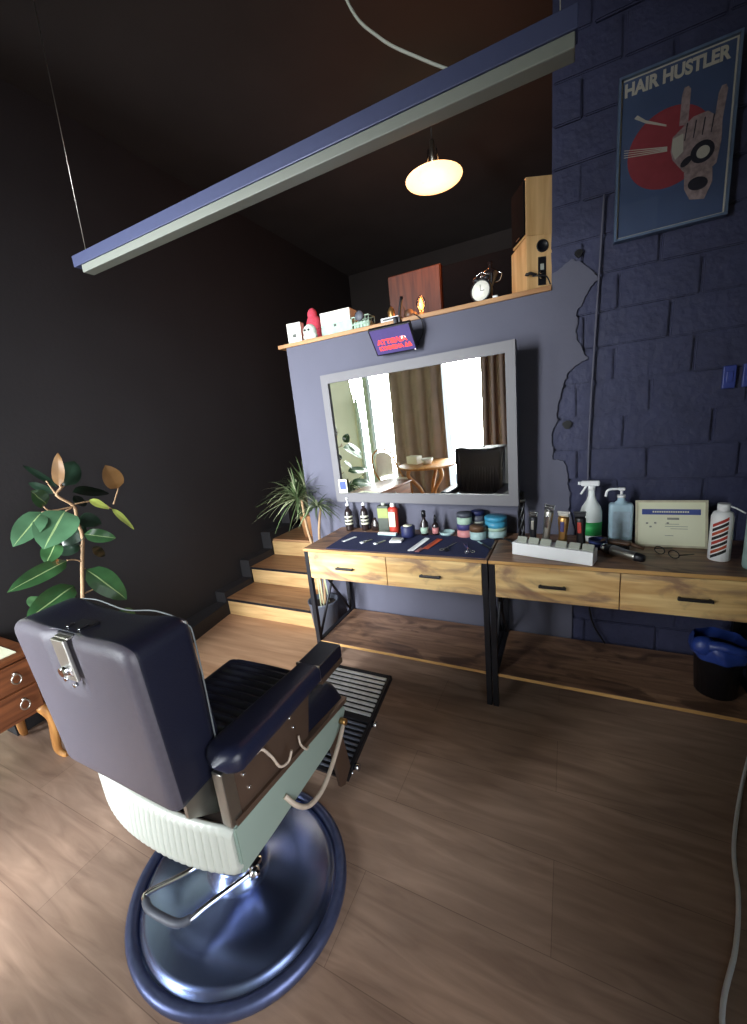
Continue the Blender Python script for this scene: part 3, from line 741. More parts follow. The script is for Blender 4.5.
t = bottle('oil_bottle', 'slim dark bottle with black dropper and green label', 'bottle', 0.868, -0.115, [('bottle_body', 'amber_dark', [(0, 0), (0.021, 0), (0.022, 0.008), (0.022, 0.075), (0.01, 0.092), (0.009, 0.11), (0, 0.11)]), ('label_band', 'pale_green_card', [(0.0222, 0.015), (0.0227, 0.015), (0.0227, 0.05), (0.0222, 0.05)]), ('cap', 'black_plastic', [(0, 0.11), (0.013, 0.11), (0.012, 0.145), (0, 0.148)])])
t = bottle('oil_bottle', 'small dark bottle with reddish label and pointed black cap', 'bottle', 0.928, -0.10, [('bottle_body', 'amber_dark', [(0, 0), (0.018, 0), (0.018, 0.06), (0.008, 0.075), (0, 0.075)]), ('label_band', 'pink_tin', [(0.0182, 0.01), (0.0187, 0.01), (0.0187, 0.045), (0.0182, 0.045)]), ('cap', 'black_plastic', [(0, 0.075), (0.009, 0.075), (0.007, 0.105), (0.003, 0.118), (0, 0.118)])])
bottle('glass_dish', 'low clear dish at the back edge of the mat', 'dish', 0.990, -0.085, [('dish_body', 'pale_aqua', [(0, 0), (0.036, 0), (0.044, 0.018), (0.041, 0.018), (0.034, 0.004), (0, 0.004)])])


def tin(label, x, y, z, r, h, body, lid, lidh=0.3, name='pomade_tin'):
    t = thing(name, label, 'tin', (x, y, z), group='stacked pomade tins')
    obj('tin_body', B().lathe([(0, 0), (r * .97, 0), (r, 0.003), (r, h * (1 - lidh)), (0, h * (1 - lidh))]), body, t)
    obj('lid', B().lathe([(0, h * (1 - lidh)), (r * 1.03, h * (1 - lidh)), (r * 1.03, h * .97), (r, h), (0, h)]), lid, t)
    return t


z0 = TZ + e
tin('pink pomade tin with purple lid at the bottom of the stack', 1.095, -0.10, z0, 0.042, 0.072, 'pink_tin', 'purple_label', .42)
tin('white and green tin with grey lid on top of the pink tin', 1.095, -0.10, z0 + 0.0725, 0.040, 0.060, 'pale_green_card', 'grey_pot', .35)
tin('teal and white tin with brown lid in front of the stacks', 1.172, -0.135, z0, 0.042, 0.072, 'pale_aqua', 'brown_lid', .38)
tin('dark slate tin standing on a pale tin behind the brown-lidded tin', 1.155, -0.045, z0 + 0.0755, 0.036, 0.055, 'grey_pot', 'navy_plastic', .4)
tin('pale grey tin hidden under the dark slate tin', 1.155, -0.045, z0, 0.036, 0.075, 'white_card', 'grey_plastic', .3)
tin('wide pale green tin at the bottom of the right stack', 1.256, -0.078, z0, 0.055, 0.055, 'pale_aqua', 'pale_green_card', .3)
tin('wide turquoise jar on top of the right stack of tins', 1.256, -0.078, z0 + 0.0555, 0.056, 0.055, 'teal_lid', 'teal_lid', .4)


# small tools on mat
def tool(name, label, cat, x, y, a, parts, group=None, z=MZ):
    t = thing(name, label, cat, (x, y, z), rz(a), group)
    for nm, m_, b in parts: obj(nm, b, m_, t)
    return t


tool('blade_holder', 'narrow white blade at the left of the navy mat', 'blade', 0.455, -0.262, 72, [('blade', 'white_plastic', B().box(-0.05, 0.05, -0.009, 0.009, 0, 0.004, 0.001))])
for (x, y, lb) in ((0.585, -0.28, 'left small silver hair clip on navy mat'), (0.672, -0.285, 'right small silver hair clip on navy mat')):
    b1 = B().box(-0.035, 0.03, -0.006, 0.002, 0, 0.005, 0.001, M=Matrix.Rotation(.12, 4, 'Z')); b2 = B().box(-0.035, 0.03, 0.004, 0.012, 0, 0.005, 0.001, M=Matrix.Rotation(-.15, 4, 'Z'))
    tool('hair_clip', lb, 'clip', x, y, 62, [('upper_jaw', 'brushed_metal', b1), ('lower_jaw', 'chrome', b2), ('grip', 'white_plastic', B().box(-0.05, -0.036, -0.012, 0.012, 0, 0.008, 0.002))], 'hair clips on the mat')
tool('blade_pack', 'small square silver blade pack on the navy mat', 'pack', 0.750, -0.255, 8, [('pack_body', 'white_plastic', B().box(-0.034, 0.034, -0.03, 0.03, 0, 0.012, 0.002)), ('pack_label', 'grey_plastic', B().box(-0.025, 0.025, -0.005, 0.02, 0.0122, 0.013))])


def comb(l, wd, h=0.004, n=34):
    b = B().box(-l / 2, l / 2, 0, wd * .45, 0, h, 0.001)
    for k in range(n):
        x = -l / 2 + 0.004 + (l - 0.008) * k / (n - 1); b.box(x - .0012, x + .0012, -wd * .55, 0.0005, 0.0005, h - .0005)
    return b


tool('comb', 'white comb lying diagonally on the navy mat', 'comb', 0.893, -0.288, 84, [('comb_body', 'white_plastic', comb(0.215, 0.03))])
tool('comb', 'orange-red comb beside the white comb', 'comb', 0.962, -0.27, 80, [('comb_body', 'orange_plastic', comb(0.17, 0.032))])
tool('comb', 'pale pink comb end beneath the orange comb', 'comb', 0.925, -0.375, 80, [('comb_body', 'pink_tin', comb(0.06, 0.022))])


def scissors(l):
    a = B(); c = B()
    for bb, s_ in ((a, 1), (c, -1)):
        bb.prism([(0, -0.003), (l * .5, s_ * 0.010), (0, 0.004)], 0.0 if s_ > 0 else 0.0022, 0.002 if s_ > 0 else 0.0042)
        bb.tube([(0, 0, .003), (-l * .2, -s_ * .006, .003), (-l * .3, -s_ * .011, .003)], .0025, 6)
        bb.tube([(-l * .38 + .014 * math.cos(q), -s_ * .014 + .010 * math.sin(q), .003) for q in [k * PI / 5 for k in range(10)]], .0025, 6, closed=True)
    return a, c


a, c = scissors(0.15)
tool('scissors', 'slim dark scissors on mat right of the orange comb', 'scissors', 1.060, -0.30, 80, [('left_blade', 'black_metal', a), ('right_blade', 'brushed_metal', c)])
a, c = scissors(0.16)
tool('scissors', 'silver scissors with round finger rings on the mat', 'scissors', 1.155, -0.31, 112, [('left_blade', 'chrome', a), ('right_blade', 'chrome', c)])
tool('razor', 'thin dark straight razor at the right end of mat', 'razor', 1.225, -0.255, 128, [('razor_handle', 'black_plastic', B().box(-0.07, 0.02, -0.006, 0.006, 0, 0.006, 0.002)), ('razor_blade', 'chrome', B().box(0.015, 0.07, -0.007, 0.005, 0.001, 0.003))])
tag(obj('power_cable', B().tube([(1.255, -0.155, TZ + .006), (1.30, -0.14, TZ + .005), (1.34, -0.17, TZ + .005), (1.37, -0.235, TZ + .005), (1.44, -0.26, TZ + .005)], 0.0045, sub=6), 'black_plastic'), 'black cable lying on the table between tins and clipper dock', 'cable')
# hanging black trimmer/cable bunch by mirror corner
b = B()
for k in range(4):
    ph = k * 1.6
    b.tube([(1.385 + 0.012 * math.cos(ph + i * .9), -0.085 + 0.010 * math.sin(ph + i * .9), TZ + 0.008 + i * 0.0335) for i in range(8)], 0.006, sub=4)
t = thing('cable_bundle', 'bunched black cables hanging from the mirror corner down to the table', 'cable', (1.385, -0.085, TZ))
obj('cables', b, 'black_plastic', t, True)
obj('cable_tie', B().lathe([(0.018, 0.19), (0.021, 0.192), (0.021, 0.202), (0.018, 0.204)], (1.385, -0.085, TZ), seg=14), 'brushed_metal', t, True)

# ------------------------------------------------------------------ items on the right table
A_ = math.atan2(-0.087, 0.309)
t = thing('clipper_dock', 'long white charging dock lined with grey tile slots', 'charging dock', (1.369, -0.348, TZ + e), (0, 0, A_))
obj('dock_body', B().box(0, 0.335, 0, 0.075, 0, 0.058, 0.003), 'white_plastic', t)
for k in range(6):
    x = 0.018 + 0.052 * k + (0.012 if k > 2 else 0)
    obj('slot_tile', B().box(x, x + 0.044, -0.004, 0.006, 0.0, 0.030, 0.002, M=Matrix.Translation((0, 0.012, 0.0585)) @ Matrix.Rotation(math.radians(-38), 4, 'X')), 'grey_plastic', t)


def on_dock(u, v, z): return (1.369 + u * math.cos(A_) - v * math.sin(A_), -0.348 + u * math.sin(A_) + v * math.cos(A_), z)


DZ = TZ + e + 0.0586


def clipper(label, u, v, lean, h, body, head, wd=0.022, accent=None):
    x, y, z = on_dock(u, v, DZ)
    t = thing('hair_clipper', label, 'hair clipper', (x, y, z), (0, math.radians(lean), A_), group='hair clippers standing in the dock')
    obj('clipper_body', B().lathe([(0, 0.0), (wd * .62, 0.0), (wd * .8, h * .12), (wd * .72, h * .35), (wd * .9, h * .6), (wd * 1.0, h * .8), (wd * .75, h * .86), (0, h * .86)], sy=.75), body, t)
    obj('clipper_head', B().box(-wd * .95, wd * .95, -0.010, 0.008, h * .86, h * .95, 0.002).box(-wd * 1.1, wd * 1.1, -0.006, 0.002, h * .95, h, 0.001), head, t)
    obj('front_panel', B().box(-wd * .35, wd * .35, -wd * .82, -wd * .62, h * .42, h * .72, 0.002), accent or 'chrome', t)
    return t


clipper('short silver trimmer, leftmost in the white dock', 0.078, 0.052, 1, 0.138, 'black_metal', 'chrome', 0.018, 'brushed_metal')
clipper('tall silver clipper leaning right in the white dock', 0.132, 0.052, 6, 0.178, 'brushed_metal', 'chrome', 0.02)
clipper('gold clipper standing in the white dock', 0.203, 0.052, 2, 0.150, 'gold', 'brushed_metal', 0.023, 'purple_label')
clipper('black clipper with red mark, rightmost in the dock', 0.278, 0.052, -3, 0.155, 'black_plastic', 'black_metal', 0.022, 'red_plastic')

t = thing('spray_bottle', 'white trigger spray bottle with green label', 'spray bottle', (1.698, -0.085, TZ + e))
obj('bottle_body', B().lathe([(0, 0), (0.044, 0), (0.046, 0.008), (0.046, 0.14), (0.040, 0.165), (0.022, 0.195), (0.014, 0.22), (0.013, 0.25), (0, 0.25)], sy=.8), 'bottle_translucent', t)
obj('green_band', B().lathe([(0.0463, 0.03), (0.0468, 0.03), (0.0468, 0.095), (0.0463, 0.095)], sy=.8), 'green_label', t)
obj('spray_head', B().box(-0.045, 0.032, -0.012, 0.012, 0.265, 0.29, 0.006).cyl((0, 0, 0.245), (0, 0, 0.27), 0.015).cyl((-0.045, 0, 0.279), (-0.058, 0, 0.279), 0.008), 'white_plastic', t)
obj('trigger', B().tube([(-0.022, 0, 0.268), (-0.034, 0, 0.245), (-0.046, 0, 0.225)], 0.005, sub=4), 'white_plastic', t)
t = bottle('cup', 'squat navy cup in front of the green spray bottle', 'cup', 1.722, -0.20, [('cup_body', 'navy_plastic', [(0, 0), (0.034, 0), (0.037, 0.038), (0.038, 0.042), (0.034, 0.042), (0.031, 0.004), (0, 0.004)]), ('rim_band', 'label_blue', [(0.0372, 0.026), (0.0378, 0.026), (0.0386, 0.036), (0.038, 0.036)])])
t = thing('pump_dispenser', 'rectangular pale blue pump dispenser with white nozzle', 'dispenser', (1.818, -0.088, TZ + e))
obj('bottle_body', B().box(-0.048, 0.048, -0.028, 0.028, 0, 0.185, 0.014, seg=4).lathe([(0.03, 0.183), (0.016, 0.197), (0.015, 0.21), (0, 0.21)]), 'bottle_blue', t)
obj('front_label', B().box(-0.034, 0.034, -0.0295, -0.0283, 0.03, 0.15), 'paper_lightblue', t)
obj('pump_head', B().cyl((0, 0, 0.21), (0, 0, 0.222), 0.017).cyl((0, 0, 0.222), (0, 0, 0.245), 0.006).box(-0.014, 0.014, -0.010, 0.010, 0.243, 0.256, 0.004).tube([(-0.01, 0, 0.25), (-0.045, 0, 0.248), (-0.058, 0, 0.238), (-0.062, 0, 0.215)], 0.0055, sub=4), 'white_plastic', t)
# certificate
t = thing('framed_certificate', 'cream framed certificate with blue header leaning on the brick wall', 'certificate', (2.0, -0.15, TZ + e), (math.radians(-15), 0, 0))
cw = 0.128; ch = 0.205
b = B(); f = 0.009
b.box(-cw, cw, -0.006, 0.006, 0, f).box(-cw, cw, -0.006, 0.006, ch - f, ch).box(-cw, -cw + f, -0.006, 0.006, f, ch - f).box(cw - f, cw, -0.006, 0.006, f, ch - f)
obj('frame', b, 'pale_frame', t)
pg = obj('page', B().box(-cw + f, cw - f, -0.002, 0.004, f, ch - f), 'paper', t)
obj('header_band', B().box(-cw + .024, cw - .024, -0.0032, -0.0022, 0.142, 0.166), 'label_blue', pg)
b = B()
for k in range(16): b.box(-0.065 + .0082 * k, -0.065 + .0082 * k + .0055, -0.0042, -0.0034, 0.151, 0.158)
obj('header_marks', b, 'paper', pg)
b = B()
b.box(-0.012, 0.03, -0.0032, -0.0022, 0.120, 0.129)
for (x, zz, ww) in ((-0.02, .10, .05), (-.02, .09, .08), (0.0, .08, .06), (-.02, .05, .03)): b.box(x, x + ww, -0.0032, -0.0022, zz, zz + .002)
for (x, zz) in ((-.085, .10), (-.055, .102), (-.072, .085), (-.01, .102)): b.box(x - .004, x + .004, -0.0032, -0.0022, zz, zz + .007)
obj('printed_marks', b, 'ink_grey', pg)
# lying clipper, brush, glasses
t = thing('hair_clipper', 'silver and black clipper lying on its side beside navy cup', 'hair clipper', (1.815, -0.325, TZ + e + 0.022), (0, 0, math.radians(-42)))
MY = Matrix.Rotation(PI / 2, 4, 'Y')
obj('clipper_body', B().lathe([(0, -0.085), (0.02, -0.083), (0.021, -0.06), (0.017, 0.0), (0.019, 0.05), (0.015, 0.075), (0, 0.078)], M=MY), 'black_metal', t)
obj('metal_sleeve', B().lathe([(0.0215, -0.058), (0.0222, -0.056), (0.0182, 0.0), (0.0198, 0.045), (0.019, 0.047)], M=MY, seg=20), 'brushed_metal', t)
obj('clipper_head', B().lathe([(0, -0.105), (0.018, -0.103), (0.021, -0.086), (0, -0.086)], M=MY), 'chrome', t)
t = thing('hairbrush', 'dark brown brush lying behind the clipper below dispenser', 'brush', (1.80, -0.20, TZ + e), rz(-20))
obj('brush_back', B().box(-0.065, 0.05, -0.02, 0.02, 0.022, 0.04, 0.008, seg=3).tube([(0.045, 0, 0.03), (0.10, 0, 0.016)], 0.008), 'brown_lid', t)
obj('bristles', B().box(-0.055, 0.042, -0.016, 0.016, 0.0, 0.023), 'black_plastic', t)
t = thing('eyeglasses', 'thin dark eyeglasses folded before the certificate', 'glasses', (1.965, -0.27, TZ + e), rz(-48))
for s_ in (-1, 1): obj('lens_rim', B().tube([(s_ * .03 + .022 * math.cos(q), .0, .018 + .016 * math.sin(q)) for q in [k * PI / 6 for k in range(12)]], .002, 6, closed=True), 'black_plastic', t)
for s_ in (-1, 1): obj('temple', B().tube([(s_ * .05, 0, .02), (s_ * .045, .09, .006)], .0022, 6), 'black_plastic', t)
# spray can
t = thing('aerosol_can', 'white aerosol can with striped red and black label', 'spray can', (2.132, -0.272, TZ + e))
obj('can_body', B().lathe([(0, 0), (0.032, 0), (0.035, 0.004), (0.035, 0.175), (0.030, 0.19), (0.02, 0.197), (0, 0.197)]), 'white_plastic', t)
for k in range(8):
    zz = 0.025 + 0.018 * k; m_ = ['black_plastic', 'orange_plastic', 'black_plastic', 'red_plastic'][k % 4]
    b = B(); L_ = 8
    b.grid(lambda u, v: (0.0354 * math.cos(-PI / 2 - 1.1 + 1.4 * u), 0.0354 * math.sin(-PI / 2 - 1.1 + 1.4 * u), zz + 0.0125 * v + 0.034 * (u - .5)), L_, 2)
    obj('label_stripe', b, m_, t)
obj('cap', B().cyl((0, 0, 0.197), (0, 0, 0.225), 0.019), 'white_plastic', t)
obj('straw', B().tube([(0.01, -0.005, 0.218), (0.035, -0.01, 0.208), (0.062, -0.012, 0.190)], 0.003, sub=3), 'white_plastic', t)
t = thing('tall_bottle', 'tall teal spray bottle cut off at the right picture edge', 'bottle', (2.222, -0.35, TZ + e))
obj('bottle_body', B().lathe([(0, 0), (0.040, 0), (0.043, 0.01), (0.043, 0.27), (0.035, 0.32), (0.016, 0.37), (0.015, 0.44), (0, 0.44)]), 'pale_aqua', t)
obj('spray_head', B().box(-0.045, 0.03, -0.013, 0.013, 0.455, 0.49, 0.005).cyl((0, 0, 0.435), (0, 0, 0.46), 0.018).tube([(-.022, 0, .457), (-.04, 0, .42)], .005), 'pale_aqua', t)

# card on mirror
tag(obj('photo_card', B().box(0.304, 0.364, -0.066, -0.063, 1.012, 1.098), 'paper'), 'small white card with blue picture at mirror lower left corner', 'card')
obj('picture', B().box(0.312, 0.356, -0.0675, -0.0662, 1.035, 1.085).sphere((0.334, -0.067, 1.058), 0.014, (1, .1, 1)), 'label_blue', bpy.data.objects['photo_card'])

# bin with blue bag under right table
t = thing('waste_bin', 'dark waste bin lined with a blue bag under right table', 'bin', (2.165, -0.27, 0.1825))
obj('bin_body', B().lathe([(0, 0), (0.07, 0), (0.082, 0.19), (0.086, 0.20), (0.08, 0.20), (0.07, 0.01), (0, 0.01)], seg=20), 'black_plastic', t)
b = B()
b.grid(lambda u, v: Vector((math.cos(2 * PI * u), math.sin(2 * PI * u), 0)) * (0.087 + 0.010 * math.sin(PI * v) + 0.005 * math.sin(2 * PI * u * 7 + 3 * v)) + Vector((0, 0, 0.17 + 0.075 * v)), 42, 7, closed_u=True)
b.sphere((-0.062, -0.045, 0.225), 0.042, (1.0, .8, 1.0))
b.tube([(-0.05, -0.06, 0.235), (-0.01, -0.075, 0.245), (0.03, -0.08, 0.24), (0.06, -0.075, 0.235)], [0.026, 0.014], sub=3)
obj('bin_bag', b, 'blue_bag', t)
# cables
tag(obj('extension_cable', B().tube([(2.33, -0.30, 0.30), (2.30, -0.34, 0.03), (2.264, -0.38, 0.008), (2.174, -0.589, 0.007), (2.106, -0.768, 0.007), (2.072, -0.879, 0.007), (2.047, -1.002, 0.007), (2.002, -1.139, 0.007), (1.932, -1.301, 0.007), (1.90, -1.5, 0.007)], 0.006, sub=6), 'white_plastic'), 'white cable trailing along the floor at the right edge', 'cable')
tag(obj('hanging_cable', B().tube([(1.70, -0.010, 0.60), (1.70, -0.008, 0.45), (1.72, -0.02, 0.30), (1.78, -0.03, 0.19)], 0.005, sub=5), 'black_plastic'), 'dark cable drooping behind the right console table', 'cable')


# ------------------------------------------------------------------ plants
def leaf(b, base, tip, width, facing, curl=0.1, fold=0.25, rib=1, n=9):
    base = Vector(base); tip = Vector(tip); ax = tip - base; L_ = ax.length; ax.normalize()
    nrm = Vector(facing); nrm = (nrm - ax * nrm.dot(ax)).normalized(); sd = ax.cross(nrm)
    us = [-1, -.66, -.33, -.05, .05, .33, .66, 1]
    rows = []
    for i in range(n):
        t = i / (n - 1); ww = width * .5 * (math.sin(PI * min(1, t ** .8 * .98 + .02)) ** .62) if 0 < i < n - 1 else width * .02
        c = base + ax * (L_ * t) - nrm * (curl * L_ * (t - .0) ** 2) + nrm * curl * L_ * .3 * math.sin(PI * t)
        rows.append([b.bm.verts.new(c + sd * (ww * u) + nrm * (abs(u) * ww * fold + 0.003 * math.sin(9 * t + u))) for u in us])
    for A, C in zip(rows, rows[1:]):
        for k in range(len(us) - 1):
            f = b.bm.faces.new((A[k], A[k + 1], C[k + 1], C[k])); f.smooth = True
            f.material_index = rib if k == 3 else 0


# rubber plant: material, leaf base, leaf tip, width
RUBBER = [
    ('leaf_rust', (-0.65, -1.119, 1.276), (-0.63, -1.095, 1.435), 0.056),
    ('leaf_dark', (-0.68, -1.082, 1.27), (-0.7, -0.995, 1.389), 0.114),
    ('leaf_rust', (-0.7, -0.815, 1.206), (-0.68, -0.859, 1.341), 0.114),
    ('leaf_dark', (-0.65, -1.129, 1.273), (-0.72, -1.207, 1.401), 0.038),
    ('leaf_dark', (-0.68, -1.136, 1.242), (-0.76, -1.191, 1.313), 0.046),
    ('leaf_green', (-0.63, -1.2, 1.203), (-0.6, -1.251, 1.276), 0.094),
    ('leaf_mid', (-0.62, -1.23, 1.171), (-0.56, -1.389, 1.066), 0.114),
    ('leaf_mid', (-0.6, -1.145, 1.156), (-0.5, -1.31, 1.034), 0.188),
    ('leaf_dark', (-0.7, -1.043, 1.229), (-0.75, -0.831, 1.192), 0.083),
    ('leaf_lime', (-0.62, -1.019, 1.183), (-0.58, -0.952, 1.122), 0.046),
    ('leaf_lime', (-0.6, -0.932, 1.117), (-0.56, -0.86, 0.982), 0.035),
    ('leaf_dark', (-0.62, -1.089, 1.105), (-0.56, -1.02, 1.059), 0.087),
    ('leaf_green', (-0.62, -1.082, 1.018), (-0.56, -0.969, 0.964), 0.078),
    ('leaf_dark', (-0.67, -1.042, 1.045), (-0.7, -1.154, 0.978), 0.094),
    ('leaf_green', (-0.66, -1.193, 1.006), (-0.62, -1.272, 0.933), 0.094),
    ('leaf_dark', (-0.68, -1.084, 0.958), (-0.72, -1.178, 0.941), 0.081),
    ('leaf_green', (-0.62, -1.189, 0.912), (-0.56, -1.45, 0.882), 0.094),
    ('leaf_green', (-0.62, -1.118, 0.838), (-0.54, -0.999, 0.627), 0.141),
    ('leaf_green', (-0.6, -1.198, 0.785), (-0.52, -1.435, 0.745), 0.127),
    ('leaf_green', (-0.68, -1.315, 0.775), (-0.7, -1.349, 0.727), 0.074),
    ('leaf_green', (-0.66, -1.151, 0.627), (-0.62, -1.06, 0.554), 0.074),
    ('leaf_green', (-0.7, -0.973, 0.518), (-0.7, -0.892, 0.455), 0.067),
    ('leaf_dark', (-0.72, -1.038, 1.165), (-0.8, -0.945, 1.179), 0.081),
    ('leaf_dark', (-0.72, -1.014, 0.92), (-0.78, -0.928, 0.828), 0.054),
]
RUBBER_STEMS = [
    [(-0.66, -1.262, 0.242), (-0.66, -1.219, 0.404), (-0.66, -1.161, 0.644), (-0.66, -1.115, 0.84), (-0.66, -1.074, 1.002), (-0.66, -1.079, 1.084), (-0.66, -1.074, 1.162), (-0.66, -1.134, 1.233), (-0.66, -1.108, 1.263), (-0.66, -1.109, 1.285)] ,
    [(-0.66, -1.107, 0.872), (-0.66, -1.135, 0.897), (-0.66, -1.17, 0.906)] ,
    [(-0.66, -1.145, 0.709), (-0.66, -1.098, 0.712), (-0.66, -1.076, 0.714)] ,
    [(-0.66, -1.113, 0.839), (-0.66, -1.1, 0.834)] ,
    [(-0.66, -1.074, 1.002), (-0.66, -1.064, 1.008)] ,
    [(-0.66, -1.088, 0.948), (-0.66, -1.094, 0.96)] ,
    [(-0.66, -1.074, 1.162), (-0.66, -1.174, 1.165), (-0.66, -1.199, 1.19)] ,
    [(-0.66, -1.174, 1.165), (-0.66, -1.214, 1.166)] ,
    [(-0.66, -1.221, 0.405), (-0.66, -1.194, 0.66), (-0.66, -1.211, 0.71), (-0.66, -1.172, 0.767)] ,
    [(-0.66, -1.074, 1.162), (-0.66, -1.117, 1.148)] ,
    [(-0.66, -1.072, 1.173), (-0.66, -0.964, 1.165), (-0.66, -0.899, 1.108)] ,
    [(-0.66, -0.882, 1.128), (-0.66, -0.836, 1.21)] ,
    [(-0.66, -1.108, 1.263), (-0.66, -1.091, 1.271)] ,
    [(-0.66, -1.134, 1.233), (-0.66, -1.16, 1.31)] ,
    [(-0.66, -1.074, 1.162), (-0.66, -1.069, 1.102)] ,
    [(-0.66, -1.193, 0.514), (-0.66, -1.163, 0.62), (-0.66, -1.151, 0.627)] ,
]

t = thing('rubber_plant', 'rubber plant with broad glossy leaves before the dark left wall', 'potted plant', (-0.66, -1.27, 0))
obj('pot', B().lathe([(0, 0), (0.085, 0), (0.12, 0.24), (0.125, 0.25), (0.115, 0.25), (0.11, 0.22), (0, 0.22)]), 'grey_pot', t)
obj('soil', B().lathe([(0.109, 0.222), (0.06, 0.228), (0, 0.23)]), 'soil', t)
b = B()
for i, p in enumerate(RUBBER_STEMS): b.tube(p, [0.010, 0.006] if i == 0 else [0.0042, 0.003], 7, sub=4)
obj('stem', b, 'stem_brown', t, True)
random.seed(3)
for i, (m_, p, q, wd) in enumerate(RUBBER):
    b = B(); leaf(b, p, q, wd * 0.92, (0.75 + random.uniform(-.2, .2), -0.35 + random.uniform(-.2, .2), 0.45 + random.uniform(-.2, .2)), curl=0.08, fold=0.14)
    obj('leaf', b, [m_, 'leaf_rib' if m_ in ('leaf_green', 'leaf_mid') else m_], t, True)


def rosette(b, c, n, L0, L1, up=0.5, w_=0.016, seed=1, mi=0):
    rnd = random.Random(seed); c = Vector(c)
    for k in range(n):
        a = rnd.uniform(0, 2 * PI); el = rnd.uniform(-0.1, 1.2) * up * 1.6; L_ = rnd.uniform(L0, L1)
        d = Vector((math.cos(a) * math.cos(el), math.sin(a) * math.cos(el), math.sin(el))); sd = d.cross(Vector((0, 0, 1))).normalized()
        droop = rnd.uniform(0.25, 0.75) * L_; rows = []
        for i in range(8):
            t_ = i / 7; p = c + Vector((0, 0, rnd.uniform(0, .0))) + d * (L_ * t_) - Vector((0, 0, droop * t_ * t_))
            ww = w_ * .5 * (1 - t_ ** 2.2) + .0006
            rows.append([b.bm.verts.new(p - sd * ww + Vector((0, 0, ww * .35))), b.bm.verts.new(p), b.bm.verts.new(p + sd * ww + Vector((0, 0, ww * .35)))])
        mi = 1 if rnd.random() < .25 else 0
        for A, C in zip(rows, rows[1:]):
            for j in (0, 1):
                f = b.bm.faces.new((A[j], A[j + 1], C[j + 1], C[j])); f.smooth = True; f.material_index = mi


t = thing('dragon_tree', 'spiky dragon tree in grey pot between stairs and left table', 'potted plant', (0.105, -0.125, 0))
obj('pot', B().lathe([(0, 0), (0.075, 0), (0.10, 0.27), (0.106, 0.285), (0.097, 0.285), (0.09, 0.25), (0, 0.25)]), 'grey_pot', t)
obj('soil', B().lathe([(0.091, 0.252), (0, 0.258)]), 'soil', t)
obj('stem', B().tube([(0.10, -0.125, 0.24), (0.12, -0.15, 0.55), (0.06, -0.13, 0.80), (0.035, -0.11, 0.98)], [0.011, 0.008], sub=5).tube([(0.115, -0.12, 0.24), (0.16, -0.15, 0.5), (0.15, -0.13, 0.75), (0.175, -0.11, 0.93)], [0.010, 0.008], sub=5), 'stem_brown', t, True)
b = B(); rosette(b, (0.010, -0.12, 0.985), 110, 0.16, 0.32, seed=4, w_=.010, up=.85); obj('foliage', b, ['blade_green', 'blade_pale'], t, True)
b = B(); rosette(b, (0.165, -0.13, 0.94), 60, 0.12, 0.20, seed=9, w_=.012); obj('foliage', b, ['blade_green', 'blade_pale'], t, True)
b = B()
for (dx, dy, z0_, z1_) in ((.01, -.05, .30, .62), (.03, -.06, .32, .66), (.05, -.04, .34, .60)):
    p0 = Vector((.105 + dx, -.125 + dy, z1_)); p1 = Vector((.16 + dx * 1.5, -.20 + dy, z0_))
    sd = Vector((.008, .004, 0))
    f = b.bm.faces.new([b.bm.verts.new(v) for v in (p0 - sd, p0 + sd, p1 + sd * .2, p1 - sd * .2)])
obj('hanging_leaf', b, 'blade_pale', t, True)
t = thing('dragon_tree', 'small spiky plant in tan wooden pot at the top of the stairs', 'potted plant', (-0.56, 0.74, 0.4505))
obj('pot', B().lathe([(0, 0), (0.062, 0), (0.085, 0.185), (0.09, 0.20), (0.08, 0.20), (0.075, 0.17), (0, 0.17)]), 'terracotta', t)
obj('stem', B().tube([(0, 0, 0.17), (0.02, 0, 0.3), (0.01, 0, 0.42)], 0.009, sub=4), 'stem_brown', t)
b = B(); rosette(b, (0.01, 0, 0.42), 140, 0.25, 0.52, seed=5, up=.9, w_=.013); obj('foliage', b, ['blade_green', 'blade_pale'], t)

# ------------------------------------------------------------------ cherry cabinet with cabriole legs
t = thing('chest_of_drawers', 'low cherry wood chest with ring handle and curved legs at left edge', 'chest of drawers', (-0.78, -1.85, 0))
obj('carcass', B().box(-0.975, -0.60, -2.28, -1.435, 0.275, 0.56, 0.004), 'cherry_wood', t, True)
obj('top_board', B().box(-0.99, -0.575, -2.30, -1.42, 0.5605, 0.582, 0.006, seg=3), 'cherry_wood', t, True)
for i in range(2):
    z0_ = 0.300 + 0.130 * i
    for (ya, yb) in ((-1.855, -1.45), (-2.265, -1.86)):
        d = obj('drawer', B().box(-0.5995, -0.585, ya, yb, z0_, z0_ + 0.122, 0.004), 'cherry_wood', t, True)
        for yy in (yb - .065,):
            obj('ring_handle', B().tube([(-0.578, yy + .017 * math.cos(q), z0_ + .052 + .022 * math.sin(q)) for q in [k * PI / 8 for k in range(16)]], .0032, 6, closed=True).sphere((-0.58, yy, z0_ + .078), .009), 'brushed_metal', d, True)
for (x, y, sx_, sy_) in ((-0.60, -1.45, 1, 1), (-0.95, -1.45, -1, 1), (-0.60, -2.26, 1, -1), (-0.95, -2.26, -1, -1)):
    obj('leg', B().tube([(x - .01 * sx_, y - .01 * sy_, 0.295), (x + .012 * sx_, y + .012 * sy_, 0.22), (x + .004 * sx_, y + .004 * sy_, 0.12), (x - .004 * sx_, y, 0.045), (x + .018 * sx_, y + .010 * sy_, 0.012), (x + .03 * sx_, y + .016 * sy_, 0.010)], [0.026, 0.010], 10, sub=4), 'turned_wood', t, True)
tag(obj('brochure', B().box(-0.86, -0.62, -1.66, -1.475, 0.5828, 0.586), 'paper'), 'open white brochure lying on the cherry wood chest', 'paper')
b = B()
